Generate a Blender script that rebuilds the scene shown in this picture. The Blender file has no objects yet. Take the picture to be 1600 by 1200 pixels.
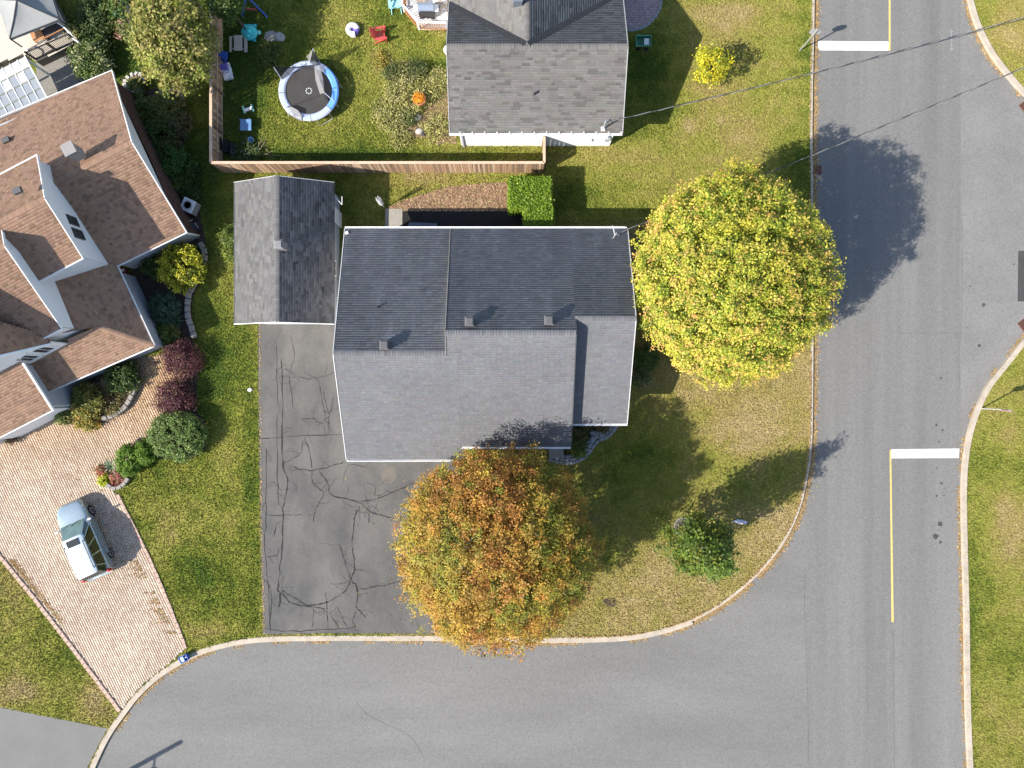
import bpy, bmesh, math, random
import numpy as np
from mathutils import Vector, Matrix

random.seed(7)
RNG = np.random.default_rng(7)
scene = bpy.context.scene
COL = scene.collection
PI = math.pi
R = math.radians

# ------------------------------------------------------------------ camera, sky, sun, exposure
CAM_H = 44.0            # flying height in metres
FPX = 1100.0            # focal length in pixels of the 1600 px wide frame
cam_data = bpy.data.cameras.new('camera')
cam = bpy.data.objects.new('camera', cam_data)
COL.objects.link(cam)
cam.location = (0, 0, CAM_H)
cam.rotation_euler = (0, 0, 0)
cam_data.sensor_width = 36.0
cam_data.lens = 36.0 * FPX / 1600.0
cam_data.clip_start = 0.5
cam_data.clip_end = 3000
scene.camera = cam

SUN_EL = 39.0
SUN_AZ = (-0.875, -0.485)          # towards the sun, in plan
world = bpy.data.worlds.new('World')
scene.world = world
world.use_nodes = True
wn = world.node_tree
wn.nodes.clear()
sky = wn.nodes.new('ShaderNodeTexSky')
sky.sky_type = 'NISHITA'
sky.sun_disc = False
sky.sun_elevation = R(SUN_EL)
sky.sun_rotation = math.atan2(SUN_AZ[0], SUN_AZ[1])
sky.air_density = 1.0
sky.dust_density = 1.0
sky.ozone_density = 1.0
bg = wn.nodes.new('ShaderNodeBackground')
bg.inputs['Strength'].default_value = 0.128
wo = wn.nodes.new('ShaderNodeOutputWorld')
wn.links.new(sky.outputs[0], bg.inputs[0])
wn.links.new(bg.outputs[0], wo.inputs[0])

sun_data = bpy.data.lights.new('sun', 'SUN')
sun_data.energy = 4.75
sun_data.angle = R(0.5)
sun_data.color = (1.0, 0.93, 0.82)
sun = bpy.data.objects.new('sun', sun_data)
COL.objects.link(sun)
ce = math.cos(R(SUN_EL))
_n = math.hypot(*SUN_AZ)
sun_dir = Vector((-SUN_AZ[0] / _n * ce, -SUN_AZ[1] / _n * ce, -math.sin(R(SUN_EL))))
sun.rotation_euler = sun_dir.to_track_quat('-Z', 'Y').to_euler()
sun.location = (-40, -20, 40)

scene.view_settings.view_transform = 'Standard'
scene.view_settings.look = 'None'
scene.view_settings.exposure = 1.0
scene.view_settings.gamma = 1.0
scene.view_settings.use_curve_mapping = False
scene.cycles.max_bounces = 6
scene.cycles.transparent_max_bounces = 16

# ------------------------------------------------------------------ helpers
def P(px, py, z=0.0):
    """Point at height z seen at photo position (px, py), camera looking straight down."""
    s = (CAM_H - z) / FPX
    return Vector(((px - 800) * s, (600 - py) * s, z))

def on_plane(px, py, p0, n):
    o = Vector((0, 0, CAM_H))
    d = Vector(((px - 800) / FPX, (600 - py) / FPX, -1.0))
    t = (p0 - o).dot(n) / d.dot(n)
    return o + d * t

def tag(o, label=None, cat=None, group=None, kind=None):
    if label: o['label'] = label
    if cat: o['category'] = cat
    if group: o['group'] = group
    if kind: o['kind'] = kind
    return o

def empty(name, loc=(0, 0, 0), label=None, cat=None, group=None, rotz=0.0):
    o = bpy.data.objects.new(name, None)
    o.empty_display_size = 0.2
    o.location = loc
    o.rotation_euler = (0, 0, rotz)
    COL.objects.link(o)
    return tag(o, label, cat, group)

def link(name, me, parent=None, world_coords=True):
    o = bpy.data.objects.new(name, me)
    COL.objects.link(o)
    if parent is not None:
        o.parent = parent
        if world_coords:                       # mesh given in world coordinates
            o.matrix_parent_inverse = parent_matrix(parent).inverted()
    return o

def parent_matrix(p):
    m = Matrix.LocRotScale(p.location, p.rotation_euler, p.scale)
    if p.parent is not None:
        m = parent_matrix(p.parent) @ p.matrix_parent_inverse @ m
    return m

def copy_tree(o, parent=None):
    c = o.copy()
    COL.objects.link(c)
    if parent is not None:
        c.parent = parent
    for ch in [k for k in o.children]:
        copy_tree(ch, c)
    return c

class MB:
    """Collects simple shapes; build() links them as ONE mesh object."""
    def __init__(s): s.v = []; s.f = []; s.m = []; s.mi = 0
    def add(s, vs, fs):
        b = len(s.v)
        s.v += [tuple(v) for v in vs]
        s.f += [tuple(b + i for i in f) for f in fs]
        s.m += [s.mi] * len(fs)
        return s
    def poly(s, pts): return s.add(pts, [tuple(range(len(pts)))])
    def box(s, c, size, rz=0.0, M=None):
        hx, hy, hz = size[0] / 2, size[1] / 2, size[2] / 2
        vs = [Vector((x, y, z)) for z in (-hz, hz) for y in (-hy, hy) for x in (-hx, hx)]
        m = Matrix.Rotation(rz, 3, 'Z') if M is None else M
        vs = [m @ v + Vector(c) for v in vs]
        return s.add(vs, [(0, 2, 3, 1), (4, 5, 7, 6), (0, 1, 5, 4), (2, 6, 7, 3), (0, 4, 6, 2), (1, 3, 7, 5)])
    def beam(s, p0, p1, w, h, up=(0, 0, 1)):
        p0, p1 = Vector(p0), Vector(p1)
        d = (p1 - p0); L = d.length; d.normalize()
        u = Vector(up)
        if abs(d.dot(u)) > 0.99: u = Vector((1, 0, 0))
        side = d.cross(u).normalized(); u2 = side.cross(d)
        M = Matrix((d, side, u2)).transposed()
        return s.box((p0 + p1) / 2, (L, w, h), M=M)
    def prism(s, pts, z0, z1):
        n = len(pts)
        lo = [(p[0], p[1], z0) for p in pts]; hi = [(p[0], p[1], z1) for p in pts]
        fs = [tuple(reversed(range(n))), tuple(range(n, 2 * n))]
        fs += [(i, (i + 1) % n, n + (i + 1) % n, n + i) for i in range(n)]
        return s.add(lo + hi, fs)
    def slab(s, pts, t):
        """Sloping polygon with thickness t measured straight down."""
        n = len(pts)
        hi = [Vector(p) for p in pts]; lo = [p - Vector((0, 0, t)) for p in hi]
        fs = [tuple(range(n)), tuple(reversed(range(n, 2 * n)))]
        fs += [(i, n + i, n + (i + 1) % n, (i + 1) % n) for i in range(n)]
        return s.add(hi + lo, fs)
    def tube(s, p0, p1, r0, r1=None, n=8):
        return s.path([p0, p1], [r0, r0 if r1 is None else r1], n)
    def path(s, pts, rad, n=8, caps=True):
        pts = [Vector(p) for p in pts]
        if not isinstance(rad, (list, tuple)): rad = [rad] * len(pts)
        rings = []; u = None
        for i, p in enumerate(pts):
            d = (pts[min(i + 1, len(pts) - 1)] - pts[max(i - 1, 0)]).normalized()
            if u is None:
                u = d.orthogonal().normalized()
            else:
                u = (u - d * u.dot(d))
                u = u.normalized() if u.length > 1e-6 else d.orthogonal().normalized()
            w = d.cross(u)
            rings.append([p + (u * math.cos(a) + w * math.sin(a)) * rad[i] for a in [2 * PI * k / n for k in range(n)]])
        vs = [q for r in rings for q in r]; fs = []
        for i in range(len(rings) - 1):
            for k in range(n):
                a = i * n + k; b = i * n + (k + 1) % n
                fs.append((a, b, b + n, a + n))
        if caps:
            fs.append(tuple(reversed(range(n)))); fs.append(tuple(range((len(rings) - 1) * n, len(rings) * n)))
        return s.add(vs, fs)
    def lathe(s, c, prof, n=16, sx=1.0, sy=1.0, rz=0.0):
        """prof: list of (radius, z)."""
        c = Vector(c); vs = []; fs = []
        for r, z in prof:
            for k in range(n):
                a = 2 * PI * k / n
                x, y = r * sx * math.cos(a), r * sy * math.sin(a)
                vs.append(c + Vector((x * math.cos(rz) - y * math.sin(rz), x * math.sin(rz) + y * math.cos(rz), z)))
        for i in range(len(prof) - 1):
            for k in range(n):
                a = i * n + k; b = i * n + (k + 1) % n
                fs.append((a, b, b + n, a + n))
        fs.append(tuple(reversed(range(n)))); fs.append(tuple(range((len(prof) - 1) * n, len(prof) * n)))
        return s.add(vs, fs)
    def ribbon(s, pts, w0, w1, z0, z1):
        """Strip along a plan path between lateral offsets w0, w1 (left of travel positive)."""
        pts = [Vector((p[0], p[1], 0)) for p in pts]; n = len(pts); A = []; B = []
        for i, p in enumerate(pts):
            d = (pts[min(i + 1, n - 1)] - pts[max(i - 1, 0)]).normalized()
            nn = Vector((-d.y, d.x, 0))
            A.append(p + nn * w0); B.append(p + nn * w1)
        vs = []
        for a, b in zip(A, B):
            vs += [(a.x, a.y, z0), (b.x, b.y, z0), (b.x, b.y, z1), (a.x, a.y, z1)]
        fs = []
        for i in range(n - 1):
            for k in range(4):
                a = i * 4 + k; b = i * 4 + (k + 1) % 4
                fs.append((a, a + 4, b + 4, b))
        fs.append((0, 1, 2, 3)); fs.append((4 * n - 1, 4 * n - 2, 4 * n - 3, 4 * n - 4))
        return s.add(vs, fs)
    def mesh(s, name, mats, smooth=False):
        me = bpy.data.meshes.new(name)
        me.from_pydata(s.v, [], s.f)
        for m in (mats if isinstance(mats, (list, tuple)) else [mats]): me.materials.append(m)
        me.polygons.foreach_set('material_index', s.m)
        bm = bmesh.new(); bm.from_mesh(me)
        bmesh.ops.recalc_face_normals(bm, faces=bm.faces)
        bm.to_mesh(me); bm.free()
        if smooth: me.polygons.foreach_set('use_smooth', [True] * len(me.polygons))
        me.update()
        return me
    def build(s, name, mats, parent=None, smooth=False, world_coords=True):
        return link(name, s.mesh(name, mats, smooth), parent, world_coords)

def bevel(o, w=0.02, seg=2):
    m = o.modifiers.new('edge', 'BEVEL'); m.width = w; m.segments = seg; m.limit_method = 'ANGLE'; m.angle_limit = R(40)
    return o

def np_mesh(name, V, F, mats, col=None, smooth=False):
    """V (n,3), F (m,k) faces of equal size; col (m,3) face colours."""
    me = bpy.data.meshes.new(name)
    V = np.ascontiguousarray(V, dtype=np.float32); F = np.ascontiguousarray(F, dtype=np.int32)
    m, k = F.shape
    me.vertices.add(len(V)); me.vertices.foreach_set('co', V.ravel())
    me.loops.add(m * k); me.loops.foreach_set('vertex_index', F.ravel())
    me.polygons.add(m)
    me.polygons.foreach_set('loop_start', np.arange(m, dtype=np.int32) * k)
    me.polygons.foreach_set('loop_total', np.full(m, k, dtype=np.int32))
    for mt in (mats if isinstance(mats, (list, tuple)) else [mats]): me.materials.append(mt)
    if smooth: me.polygons.foreach_set('use_smooth', np.ones(m, dtype=bool))
    me.update(calc_edges=True)
    if col is not None:
        a = me.attributes.new('col', 'FLOAT_COLOR', 'FACE')
        c4 = np.ones((m, 4), dtype=np.float32); c4[:, :3] = col
        a.data.foreach_set('color', c4.ravel())
    return me

def np_boxes(name, C, HS, yaw, mats, col=None):
    """Open-bottomed boxes: C (n,3) base centres, HS (n,3) half x, half y, height."""
    n = len(C)
    cs, sn = np.cos(yaw), np.sin(yaw)
    base = np.array([[-1, -1, 0], [1, -1, 0], [1, 1, 0], [-1, 1, 0], [-1, -1, 1], [1, -1, 1], [1, 1, 1], [-1, 1, 1]], float)
    L = base[None] * HS[:, None, :]
    X = L[:, :, 0] * np.reshape(cs, (-1, 1)) - L[:, :, 1] * np.reshape(sn, (-1, 1)) + C[:, None, 0]
    Y = L[:, :, 0] * np.reshape(sn, (-1, 1)) + L[:, :, 1] * np.reshape(cs, (-1, 1)) + C[:, None, 1]
    Z = L[:, :, 2] + C[:, None, 2]
    V = np.stack([X, Y, Z], -1).reshape(-1, 3)
    f = np.array([[4, 5, 6, 7], [0, 1, 5, 4], [1, 2, 6, 5], [2, 3, 7, 6], [3, 0, 4, 7]])
    F = (f[None] + (np.arange(n) * 8)[:, None, None]).reshape(-1, 4)
    c = None if col is None else np.repeat(col, 5, axis=0)
    return np_mesh(name, V, F, mats, c)

def inside(pts, poly):
    """pts (n,2); poly list of (x,y)."""
    x, y = pts[:, 0], pts[:, 1]
    r = np.zeros(len(pts), bool); n = len(poly); j = n - 1
    for i in range(n):
        xi, yi = poly[i][0], poly[i][1]; xj, yj = poly[j][0], poly[j][1]
        c = ((yi > y) != (yj > y)) & (x < (xj - xi) * (y - yi) / ((yj - yi) or 1e-9) + xi)
        r ^= c; j = i
    return r

_tab = RNG.random((256, 256)).astype(np.float32)
def vnoise(x, y):
    xi = np.floor(x).astype(int); yi = np.floor(y).astype(int)
    fx = x - xi; fy = y - yi
    fx = fx * fx * (3 - 2 * fx); fy = fy * fy * (3 - 2 * fy)
    g = lambda a, b: _tab[a & 255, b & 255]
    return (g(xi, yi) * (1 - fx) + g(xi + 1, yi) * fx) * (1 - fy) + (g(xi, yi + 1) * (1 - fx) + g(xi + 1, yi + 1) * fx) * fy
def fbm(x, y, oct=4):
    a, s, t = 0.5, 0.0, 0.0
    for k in range(oct):
        s = s + a * vnoise(x * 2 ** k + 17.3 * k, y * 2 ** k + 9.1 * k); t += a; a *= 0.5
    return s / t

def catmull(pts, k=6):
    pts = [Vector(p) for p in pts]; out = []
    for i in range(len(pts) - 1):
        p0 = pts[max(i - 1, 0)]; p1 = pts[i]; p2 = pts[i + 1]; p3 = pts[min(i + 2, len(pts) - 1)]
        for j in range(k):
            t = j / k
            out.append(0.5 * ((2 * p1) + (p2 - p0) * t + (2 * p0 - 5 * p1 + 4 * p2 - p3) * t * t + (3 * p1 - p0 - 3 * p2 + p3) * t ** 3))
    out.append(pts[-1])
    return out

# ------------------------------------------------------------------ materials
MATS = {}
def mat(name, color, rough=0.8, var=0.15, scale=6.0, bump=0.0, bscale=60.0, metal=0.0, stretch=(1, 1, 1), color2=None, scale2=None, spec=0.3, trans=0.0, alpha=1.0, coat=0.0, fine=0.0):
    if name in MATS: return MATS[name]
    m = bpy.data.materials.new(name); m.use_nodes = True
    nt = m.node_tree; N = nt.nodes; Lk = nt.links
    b = N['Principled BSDF']
    b.inputs['Roughness'].default_value = rough
    b.inputs['Metallic'].default_value = metal
    b.inputs['Specular IOR Level'].default_value = spec
    b.inputs['Coat Weight'].default_value = coat
    if trans: b.inputs['Transmission Weight'].default_value = trans
    if alpha < 1: b.inputs['Alpha'].default_value = alpha
    tc = N.new('ShaderNodeTexCoord'); mp = N.new('ShaderNodeMapping'); mp.inputs['Scale'].default_value = stretch
    Lk.new(tc.outputs['Object'], mp.inputs[0])
    c1 = [max(0, x * (1 - var)) for x in color]; c2 = [min(1, x * (1 + var)) for x in (color2 or color)]
    nz = N.new('ShaderNodeTexNoise'); nz.inputs['Scale'].default_value = scale; nz.inputs['Detail'].default_value = 8; nz.inputs['Roughness'].default_value = 0.65
    Lk.new(mp.outputs[0], nz.inputs['Vector'])
    cr = N.new('ShaderNodeValToRGB')
    cr.color_ramp.elements[0].position = 0.3; cr.color_ramp.elements[1].position = 0.7
    cr.color_ramp.elements[0].color = (*c1, 1); cr.color_ramp.elements[1].color = (*c2, 1)
    Lk.new(nz.outputs[0], cr.inputs[0])
    last = cr.outputs[0]
    if scale2:
        n2 = N.new('ShaderNodeTexNoise'); n2.inputs['Scale'].default_value = scale2; n2.inputs['Detail'].default_value = 4
        Lk.new(tc.outputs['Object'], n2.inputs['Vector'])
        mx = N.new('ShaderNodeMix'); mx.data_type = 'RGBA'; mx.blend_type = 'MULTIPLY'; mx.inputs[0].default_value = 1.0
        r2 = N.new('ShaderNodeMapRange'); r2.inputs[1].default_value = 0.3; r2.inputs[2].default_value = 0.7
        r2.inputs[3].default_value = 1 - (fine or var); r2.inputs[4].default_value = 1 + (fine or var)
        Lk.new(n2.outputs[0], r2.inputs[0]); Lk.new(last, mx.inputs[6]); Lk.new(r2.outputs[0], mx.inputs[7]); last = mx.outputs[2]
    Lk.new(last, b.inputs['Base Color'])
    if bump:
        n3 = N.new('ShaderNodeTexNoise'); n3.inputs['Scale'].default_value = bscale; n3.inputs['Detail'].default_value = 4
        Lk.new(tc.outputs['Object'], n3.inputs['Vector'])
        bp = N.new('ShaderNodeBump'); bp.inputs['Strength'].default_value = bump; bp.inputs['Distance'].default_value = 0.02
        Lk.new(n3.outputs[0], bp.inputs['Height']); Lk.new(bp.outputs[0], b.inputs['Normal'])
    MATS[name] = m
    return m

def attr_mat(name, rough=0.85, var=0.12, scale=25.0, spec=0.2, translucent=0.0):
    """Colour from the mesh's own 'col' attribute, with a fine grain."""
    m = bpy.data.materials.new(name); m.use_nodes = True
    nt = m.node_tree; N = nt.nodes; Lk = nt.links
    b = N['Principled BSDF']; b.inputs['Roughness'].default_value = rough; b.inputs['Specular IOR Level'].default_value = spec
    a = N.new('ShaderNodeAttribute'); a.attribute_name = 'col'
    tc = N.new('ShaderNodeTexCoord')
    nz = N.new('ShaderNodeTexNoise'); nz.inputs['Scale'].default_value = scale; nz.inputs['Detail'].default_value = 3
    Lk.new(tc.outputs['Object'], nz.inputs['Vector'])
    r2 = N.new('ShaderNodeMapRange'); r2.inputs[1].default_value = 0.3; r2.inputs[2].default_value = 0.7
    r2.inputs[3].default_value = 1 - var; r2.inputs[4].default_value = 1 + var
    Lk.new(nz.outputs[0], r2.inputs[0])
    mx = N.new('ShaderNodeMix'); mx.data_type = 'RGBA'; mx.blend_type = 'MULTIPLY'; mx.inputs[0].default_value = 1.0
    Lk.new(a.outputs['Color'], mx.inputs[6]); Lk.new(r2.outputs[0], mx.inputs[7])
    Lk.new(mx.outputs[2], b.inputs['Base Color'])
    if translucent:
        t = N.new('ShaderNodeBsdfTranslucent'); Lk.new(mx.outputs[2], t.inputs[0])
        ms = N.new('ShaderNodeMixShader'); ms.inputs[0].default_value = translucent
        out = [n for n in N if n.type == 'OUTPUT_MATERIAL'][0]
        Lk.new(b.outputs[0], ms.inputs[1]); Lk.new(t.outputs[0], ms.inputs[2]); Lk.new(ms.outputs[0], out.inputs[0])
    MATS[name] = m
    return m

M_SHINGLE = attr_mat('asphalt shingle', 0.95, 0.22, 45, 0.15)
M_LEAF = attr_mat('leaf', 0.55, 0.1, 8, 0.35, translucent=0.3)
M_GRASS = attr_mat('grass blade', 0.75, 0.12, 5, 0.2, translucent=0.1)
M_PAVER = attr_mat('concrete paver', 0.9, 0.14, 40, 0.2)
M_LAWN = attr_mat('lawn', 0.95, 0.35, 9, 0.05)
M_STONE = mat('garden stone', (0.27, 0.25, 0.23), 0.9, 0.25, 5, 0.5, 30)
M_ROAD = mat('road asphalt', (0.148, 0.146, 0.141), 0.9, 0.14, 0.75, 0.3, 60, stretch=(1, 0.035, 1), scale2=13, fine=0.17)
M_ROADB = mat('road asphalt cross street', (0.150, 0.148, 0.143), 0.9, 0.12, 0.6, 0.3, 60, stretch=(0.12, .5, 1), scale2=13, fine=0.17)
M_DRIVE = mat('driveway asphalt', (0.085, 0.085, 0.085), 0.92, 0.20, 0.45, 0.3, 80, color2=(.112, .107, .100), scale2=14, fine=0.14, stretch=(1, 0.6, 1))
M_DRIVE2 = mat('smooth driveway asphalt', (0.150, 0.148, 0.145), 0.9, 0.08, 0.5, 0.2, 80, scale2=16, fine=0.08)
M_PATCH = mat('fresh asphalt patch', (0.05, 0.05, 0.05), 0.9, 0.15, 4, 0.3, 60)
M_CRACK = mat('open crack', (0.028, 0.028, 0.027), 0.95, 0.3, 9)
M_SEAM = mat('asphalt seam', (0.108, 0.107, 0.104), 0.95, 0.3, 3)
M_KERB = mat('kerb concrete', (0.37, 0.32, 0.26), 0.9, 0.18, 1.6, 0.3, 50)
M_CONC = mat('pad concrete', (0.27, 0.25, 0.22), 0.9, 0.12, 3, 0.3, 60)
M_WPAINT = mat('white road paint', (0.62, 0.62, 0.62), 0.8, 0.08, 7, color2=(.82, .82, .82))
M_YPAINT = mat('yellow road paint', (0.42, 0.33, 0.13), 0.8, 0.1, 9, color2=(.62, .45, .14))
M_SIDING = mat('white siding', (0.74, 0.74, 0.74), 0.6, 0.03, 2)
M_SIDEGREY = mat('grey siding', (0.36, 0.38, 0.41), 0.6, 0.04, 2)
M_BRICK = attr_mat('brown brick', 0.9, 0.15, 30, 0.15)
M_TRIM = mat('white trim', (0.78, 0.78, 0.78), 0.5, 0.03, 3)
M_TRIMG = mat('grey flashing', (0.085, 0.085, 0.09), 0.6, 0.08, 4)
M_DECKR = mat('roof underlay', (0.08, 0.08, 0.08), 0.95, 0.15, 5)
M_GLASS = mat('window glass', (0.03, 0.035, 0.04), 0.08, 0.1, 2, spec=0.6)
M_DARK = mat('dark metal', (0.05, 0.05, 0.055), 0.5, 0.1, 5)
M_BLACK = mat('black plastic', (0.02, 0.02, 0.022), 0.5, 0.15, 5)
M_GALV = mat('galvanised steel', (0.55, 0.56, 0.57), 0.4, 0.06, 8, metal=0.5)
M_FENCE = mat('cedar fence wood', (0.40, 0.25, 0.155), 0.85, 0.28, 1.3, 0.3, 30, stretch=(1, 1, 0.3), scale2=12, fine=0.12)
M_FENCEB = mat('weathered cedar', (0.25, 0.17, 0.115), 0.85, 0.25, 1.3, 0.3, 30, stretch=(1, 1, 0.3), scale2=12, fine=0.12)
M_FENCEC = mat('pale cedar', (0.50, 0.36, 0.25), 0.85, 0.22, 1.3, 0.3, 30, stretch=(1, 1, 0.3), scale2=12, fine=0.12)
M_BARK = mat('bark', (0.10, 0.08, 0.065), 0.95, 0.3, 6, 0.8, 25, stretch=(1, 1, 0.3))
M_MULCH = mat('brown mulch', (0.25, 0.150, 0.095), 0.95, 0.35, 3, 1.0, 25, scale2=22, fine=0.3)
M_SOIL = mat('dark soil', (0.055, 0.042, 0.034), 0.95, 0.35, 3, 1.0, 25, scale2=20, fine=0.3)
M_MULCH_SHADE = mat('mulch painted house shade', (0.012, 0.012, 0.012), 0.8, 0.3, 2, 0.6, 8)  # near-black colour carries the house's cast shade on the mulch
M_SAND = mat('joint sand', (0.33, 0.26, 0.20), 0.95, 0.2, 5)
M_TAN = mat('tan deck boards', (0.50, 0.45, 0.38), 0.8, 0.1, 2, stretch=(1, 6, 1))
M_WHITEDECK = mat('pale deck boards', (0.72, 0.70, 0.68), 0.8, 0.06, 2)
M_CEDAR = mat('orange stained wood', (0.42, 0.20, 0.09), 0.7, 0.15, 4)
M_CANVAS = mat('grey canvas', (0.24, 0.25, 0.25), 0.85, 0.06, 3)
M_BLUE = mat('blue plastic', (0.03, 0.10, 0.42), 0.4, 0.06, 4, spec=0.5)
M_LBLUE = mat('light blue plastic', (0.30, 0.52, 0.72), 0.45, 0.05, 4, spec=0.5)
M_TEAL = mat('turquoise plastic', (0.05, 0.50, 0.50), 0.4, 0.05, 4, spec=0.5)
M_PALETEAL = mat('pale turquoise paint', (0.28, 0.58, 0.64), 0.5, 0.05, 4)
M_RED = mat('red paint', (0.50, 0.06, 0.065), 0.5, 0.1, 4)
M_WHITE = mat('white plastic', (0.75, 0.75, 0.76), 0.4, 0.03, 4, spec=0.5)
M_PURPLE = mat('purple vinyl', (0.17, 0.13, 0.45), 0.4, 0.08, 4)
M_ORANGE = mat('orange flower heads', (0.62, 0.24, 0.03), 0.8, 0.3, 14, 0.8, 30)
M_POT = mat('terracotta', (0.42, 0.18, 0.09), 0.8, 0.12, 6)
M_GREEN = mat('green plastic', (0.035, 0.16, 0.09), 0.45, 0.1, 4, spec=0.5)
M_STOPRED = mat('sign red', (0.45, 0.02, 0.025), 0.45, 0.04, 4)
M_RUST = mat('rusty iron', (0.14, 0.06, 0.04), 0.85, 0.25, 8, 0.4, 40)
M_WOODPOLE = mat('grey pole wood', (0.20, 0.17, 0.14), 0.9, 0.2, 4, 0.4, 30)
M_WIRE = mat('wire insulation', (0.05, 0.05, 0.052), 0.6, 0.1, 5)
M_WIREA = mat('bare aluminium wire', (0.3, 0.3, 0.3), 0.5, 0.1, 5)
M_LITEWOOD = mat('bleached pine', (0.48, 0.41, 0.33), 0.8, 0.1, 4, stretch=(1, 5, 1))
M_MAT = mat('trampoline mat', (0.045, 0.042, 0.042), 0.8, 0.15, 1.5, 0.2, 40)
M_PAD = mat('trampoline pad', (0.37, 0.42, 0.56), 0.5, 0.08, 2, 0.4, 6)
M_PADB = mat('blue trampoline pad', (0.12, 0.30, 0.72), 0.5, 0.08, 2, 0.4, 6)
M_PANEL = mat('pale roofing panel', (0.24, 0.265, 0.29), 0.4, 0.08, 3)
M_PANELB = mat('white roofing panel', (0.42, 0.42, 0.42), 0.4, 0.05, 3)
M_PAINT = mat('silver blue car paint', (0.34, 0.42, 0.46), 0.22, 0.02, 2, metal=0.55, spec=0.6, coat=0.8)
M_TYRE = mat('tyre rubber', (0.02, 0.02, 0.02), 0.85, 0.15, 10)
M_ALLOY = mat('alloy wheel', (0.55, 0.55, 0.56), 0.3, 0.04, 4, metal=0.8)
M_CARGLASS = mat('tinted car glass', (0.015, 0.018, 0.018), 0.04, 0.05, 2, spec=0.8)
M_WSCREEN = mat('windscreen glass', (0.10, 0.16, 0.15), 0.04, 0.25, 3, spec=0.8)
M_TAIL = mat('red lamp lens', (0.45, 0.02, 0.02), 0.2, 0.05, 4, spec=0.6)
M_AMBER = mat('amber lamp lens', (0.55, 0.22, 0.08), 0.2, 0.05, 4, spec=0.6)
M_LENS = mat('headlamp lens', (0.55, 0.5, 0.36), 0.1, 0.1, 6, spec=0.7)

def net_mat(name, color, alpha):
    m = bpy.data.materials.new(name); m.use_nodes = True
    nt = m.node_tree; b = nt.nodes['Principled BSDF']
    b.inputs['Base Color'].default_value = (*color, 1); b.inputs['Roughness'].default_value = 0.8
    t = nt.nodes.new('ShaderNodeBsdfTransparent'); ms = nt.nodes.new('ShaderNodeMixShader')
    ms.inputs[0].default_value = alpha
    out = [n for n in nt.nodes if n.type == 'OUTPUT_MATERIAL'][0]
    nt.links.new(t.outputs[0], ms.inputs[1]); nt.links.new(b.outputs[0], ms.inputs[2]); nt.links.new(ms.outputs[0], out.inputs[0])
    return m
M_NET = net_mat('black safety net', (0.02, 0.02, 0.024), 0.78)
M_NETG = net_mat('grey safety net', (0.22, 0.22, 0.23), 0.75)

# ------------------------------------------------------------------ plan outlines (ground level)
def G(lst): return [P(x, y) for x, y in lst]
KERB_MAIN = catmull(G([(95, 1300), (140, 1200), (163, 1152), (188, 1115), (215, 1081), (250, 1050), (300, 1021), (350, 1005), (410, 996), (500, 994), (600, 994), (690, 994),
                       (780, 996), (870, 997), (960, 995), (1020, 987), (1080, 968), (1130, 940), (1180, 898), (1220, 850), (1245, 800), (1258, 750), (1265, 700), (1267, 640)]), 6) \
            + G([(1267.5, 560), (1268, 420), (1267, 300), (1266, 200), (1267, 120), (1269, 40), (1270, -40), (1272, -260)])
KERB_NE = catmull(G([(1480, -260), (1500, -60), (1513, 0), (1526, 42), (1546, 82), (1572, 117), (1604, 151), (1650, 175), (1720, 185)]), 6) + G([(1950, 188)])
KERB_SE = G([(1950, 488)]) + catmull(G([(1720, 490), (1660, 500), (1625, 512), (1600, 530), (1572, 565), (1541, 605), (1520, 652), (1508, 700), (1503, 760), (1504, 850), (1507, 960), (1509, 1100), (1513, 1200)]), 6) + G([(1515, 1500)])
LAWN_MAIN = KERB_MAIN + G([(-300, -260), (-300, 1300)])
LAWN_NE = KERB_NE + G([(1950, -260)])
LAWN_SE = KERB_SE + G([(1950, 1500)])
GARAGE_DRIVE = G([(403, 500), (550, 500), (550, 660), (552, 712), (725, 700), (742, 760), (738, 850), (715, 930), (688, 990), (600, 990), (500, 989.5), (411, 991.5), (409, 900), (406, 780), (404, 640)])
PAVER_DRIVE = G([(-180, 790), (-120, 600), (60, 600), (150, 600), (215, 560), (300, 548), (312, 565), (285, 600), (262, 640), (235, 672), (232, 690), (180, 735), (172, 760), (186, 778), (232, 868), (262, 940),
                 (290, 1013), (262, 1038), (226, 1066), (200, 1095), (187, 1111), (120, 1020), (60, 942), (0, 868), (-100, 750)])
WEST_DRIVE = G([(-300, 1060), (-120, 1082), (0, 1105), (60, 1117), (168, 1138), (155, 1162), (138, 1196), (94, 1290), (-300, 1290)])
DIRT = G([(604, 326), (622, 316), (650, 307), (700, 292), (745, 287), (790, 285), (803, 300), (800, 324), (818, 326), (818, 330), (630, 330)])
MULCH_SHADE = G([(629, 330), (818, 330), (820, 362), (629, 362)])  # dark sheet painting the bungalow's shade onto the mulch bed
PAD = G([(602, 326.5), (629, 326.5), (628.5, 364), (602, 364)])
WEEDBED = G([(652, 128), (668, 118), (690, 122), (713, 116), (713, 226), (697, 222), (684, 228), (668, 214), (650, 216), (634, 206), (640, 196), (656, 190), (646, 178), (664, 172), (660, 150), (648, 142)])
EASTBED = G([(188, 120), (225, 140), (262, 138), (285, 150), (292, 200), (285, 240), (300, 270), (306, 300), (322, 378), (318, 400), (316, 430), (300, 470), (300, 525), (306, 545), (262, 545), (200, 430), (270, 370), (240, 290)])
FRONTBED = G([(80, 640), (150, 585), (212, 565), (211, 585), (206, 610), (195, 632), (175, 648), (160, 655), (120, 662), (96, 655)])
SHRUBBED = G([(240, 560), (300, 548), (312, 565), (305, 640), (322, 660), (322, 700), (300, 716), (250, 716), (232, 690), (230, 660), (236, 640), (246, 620), (236, 596)])
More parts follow.
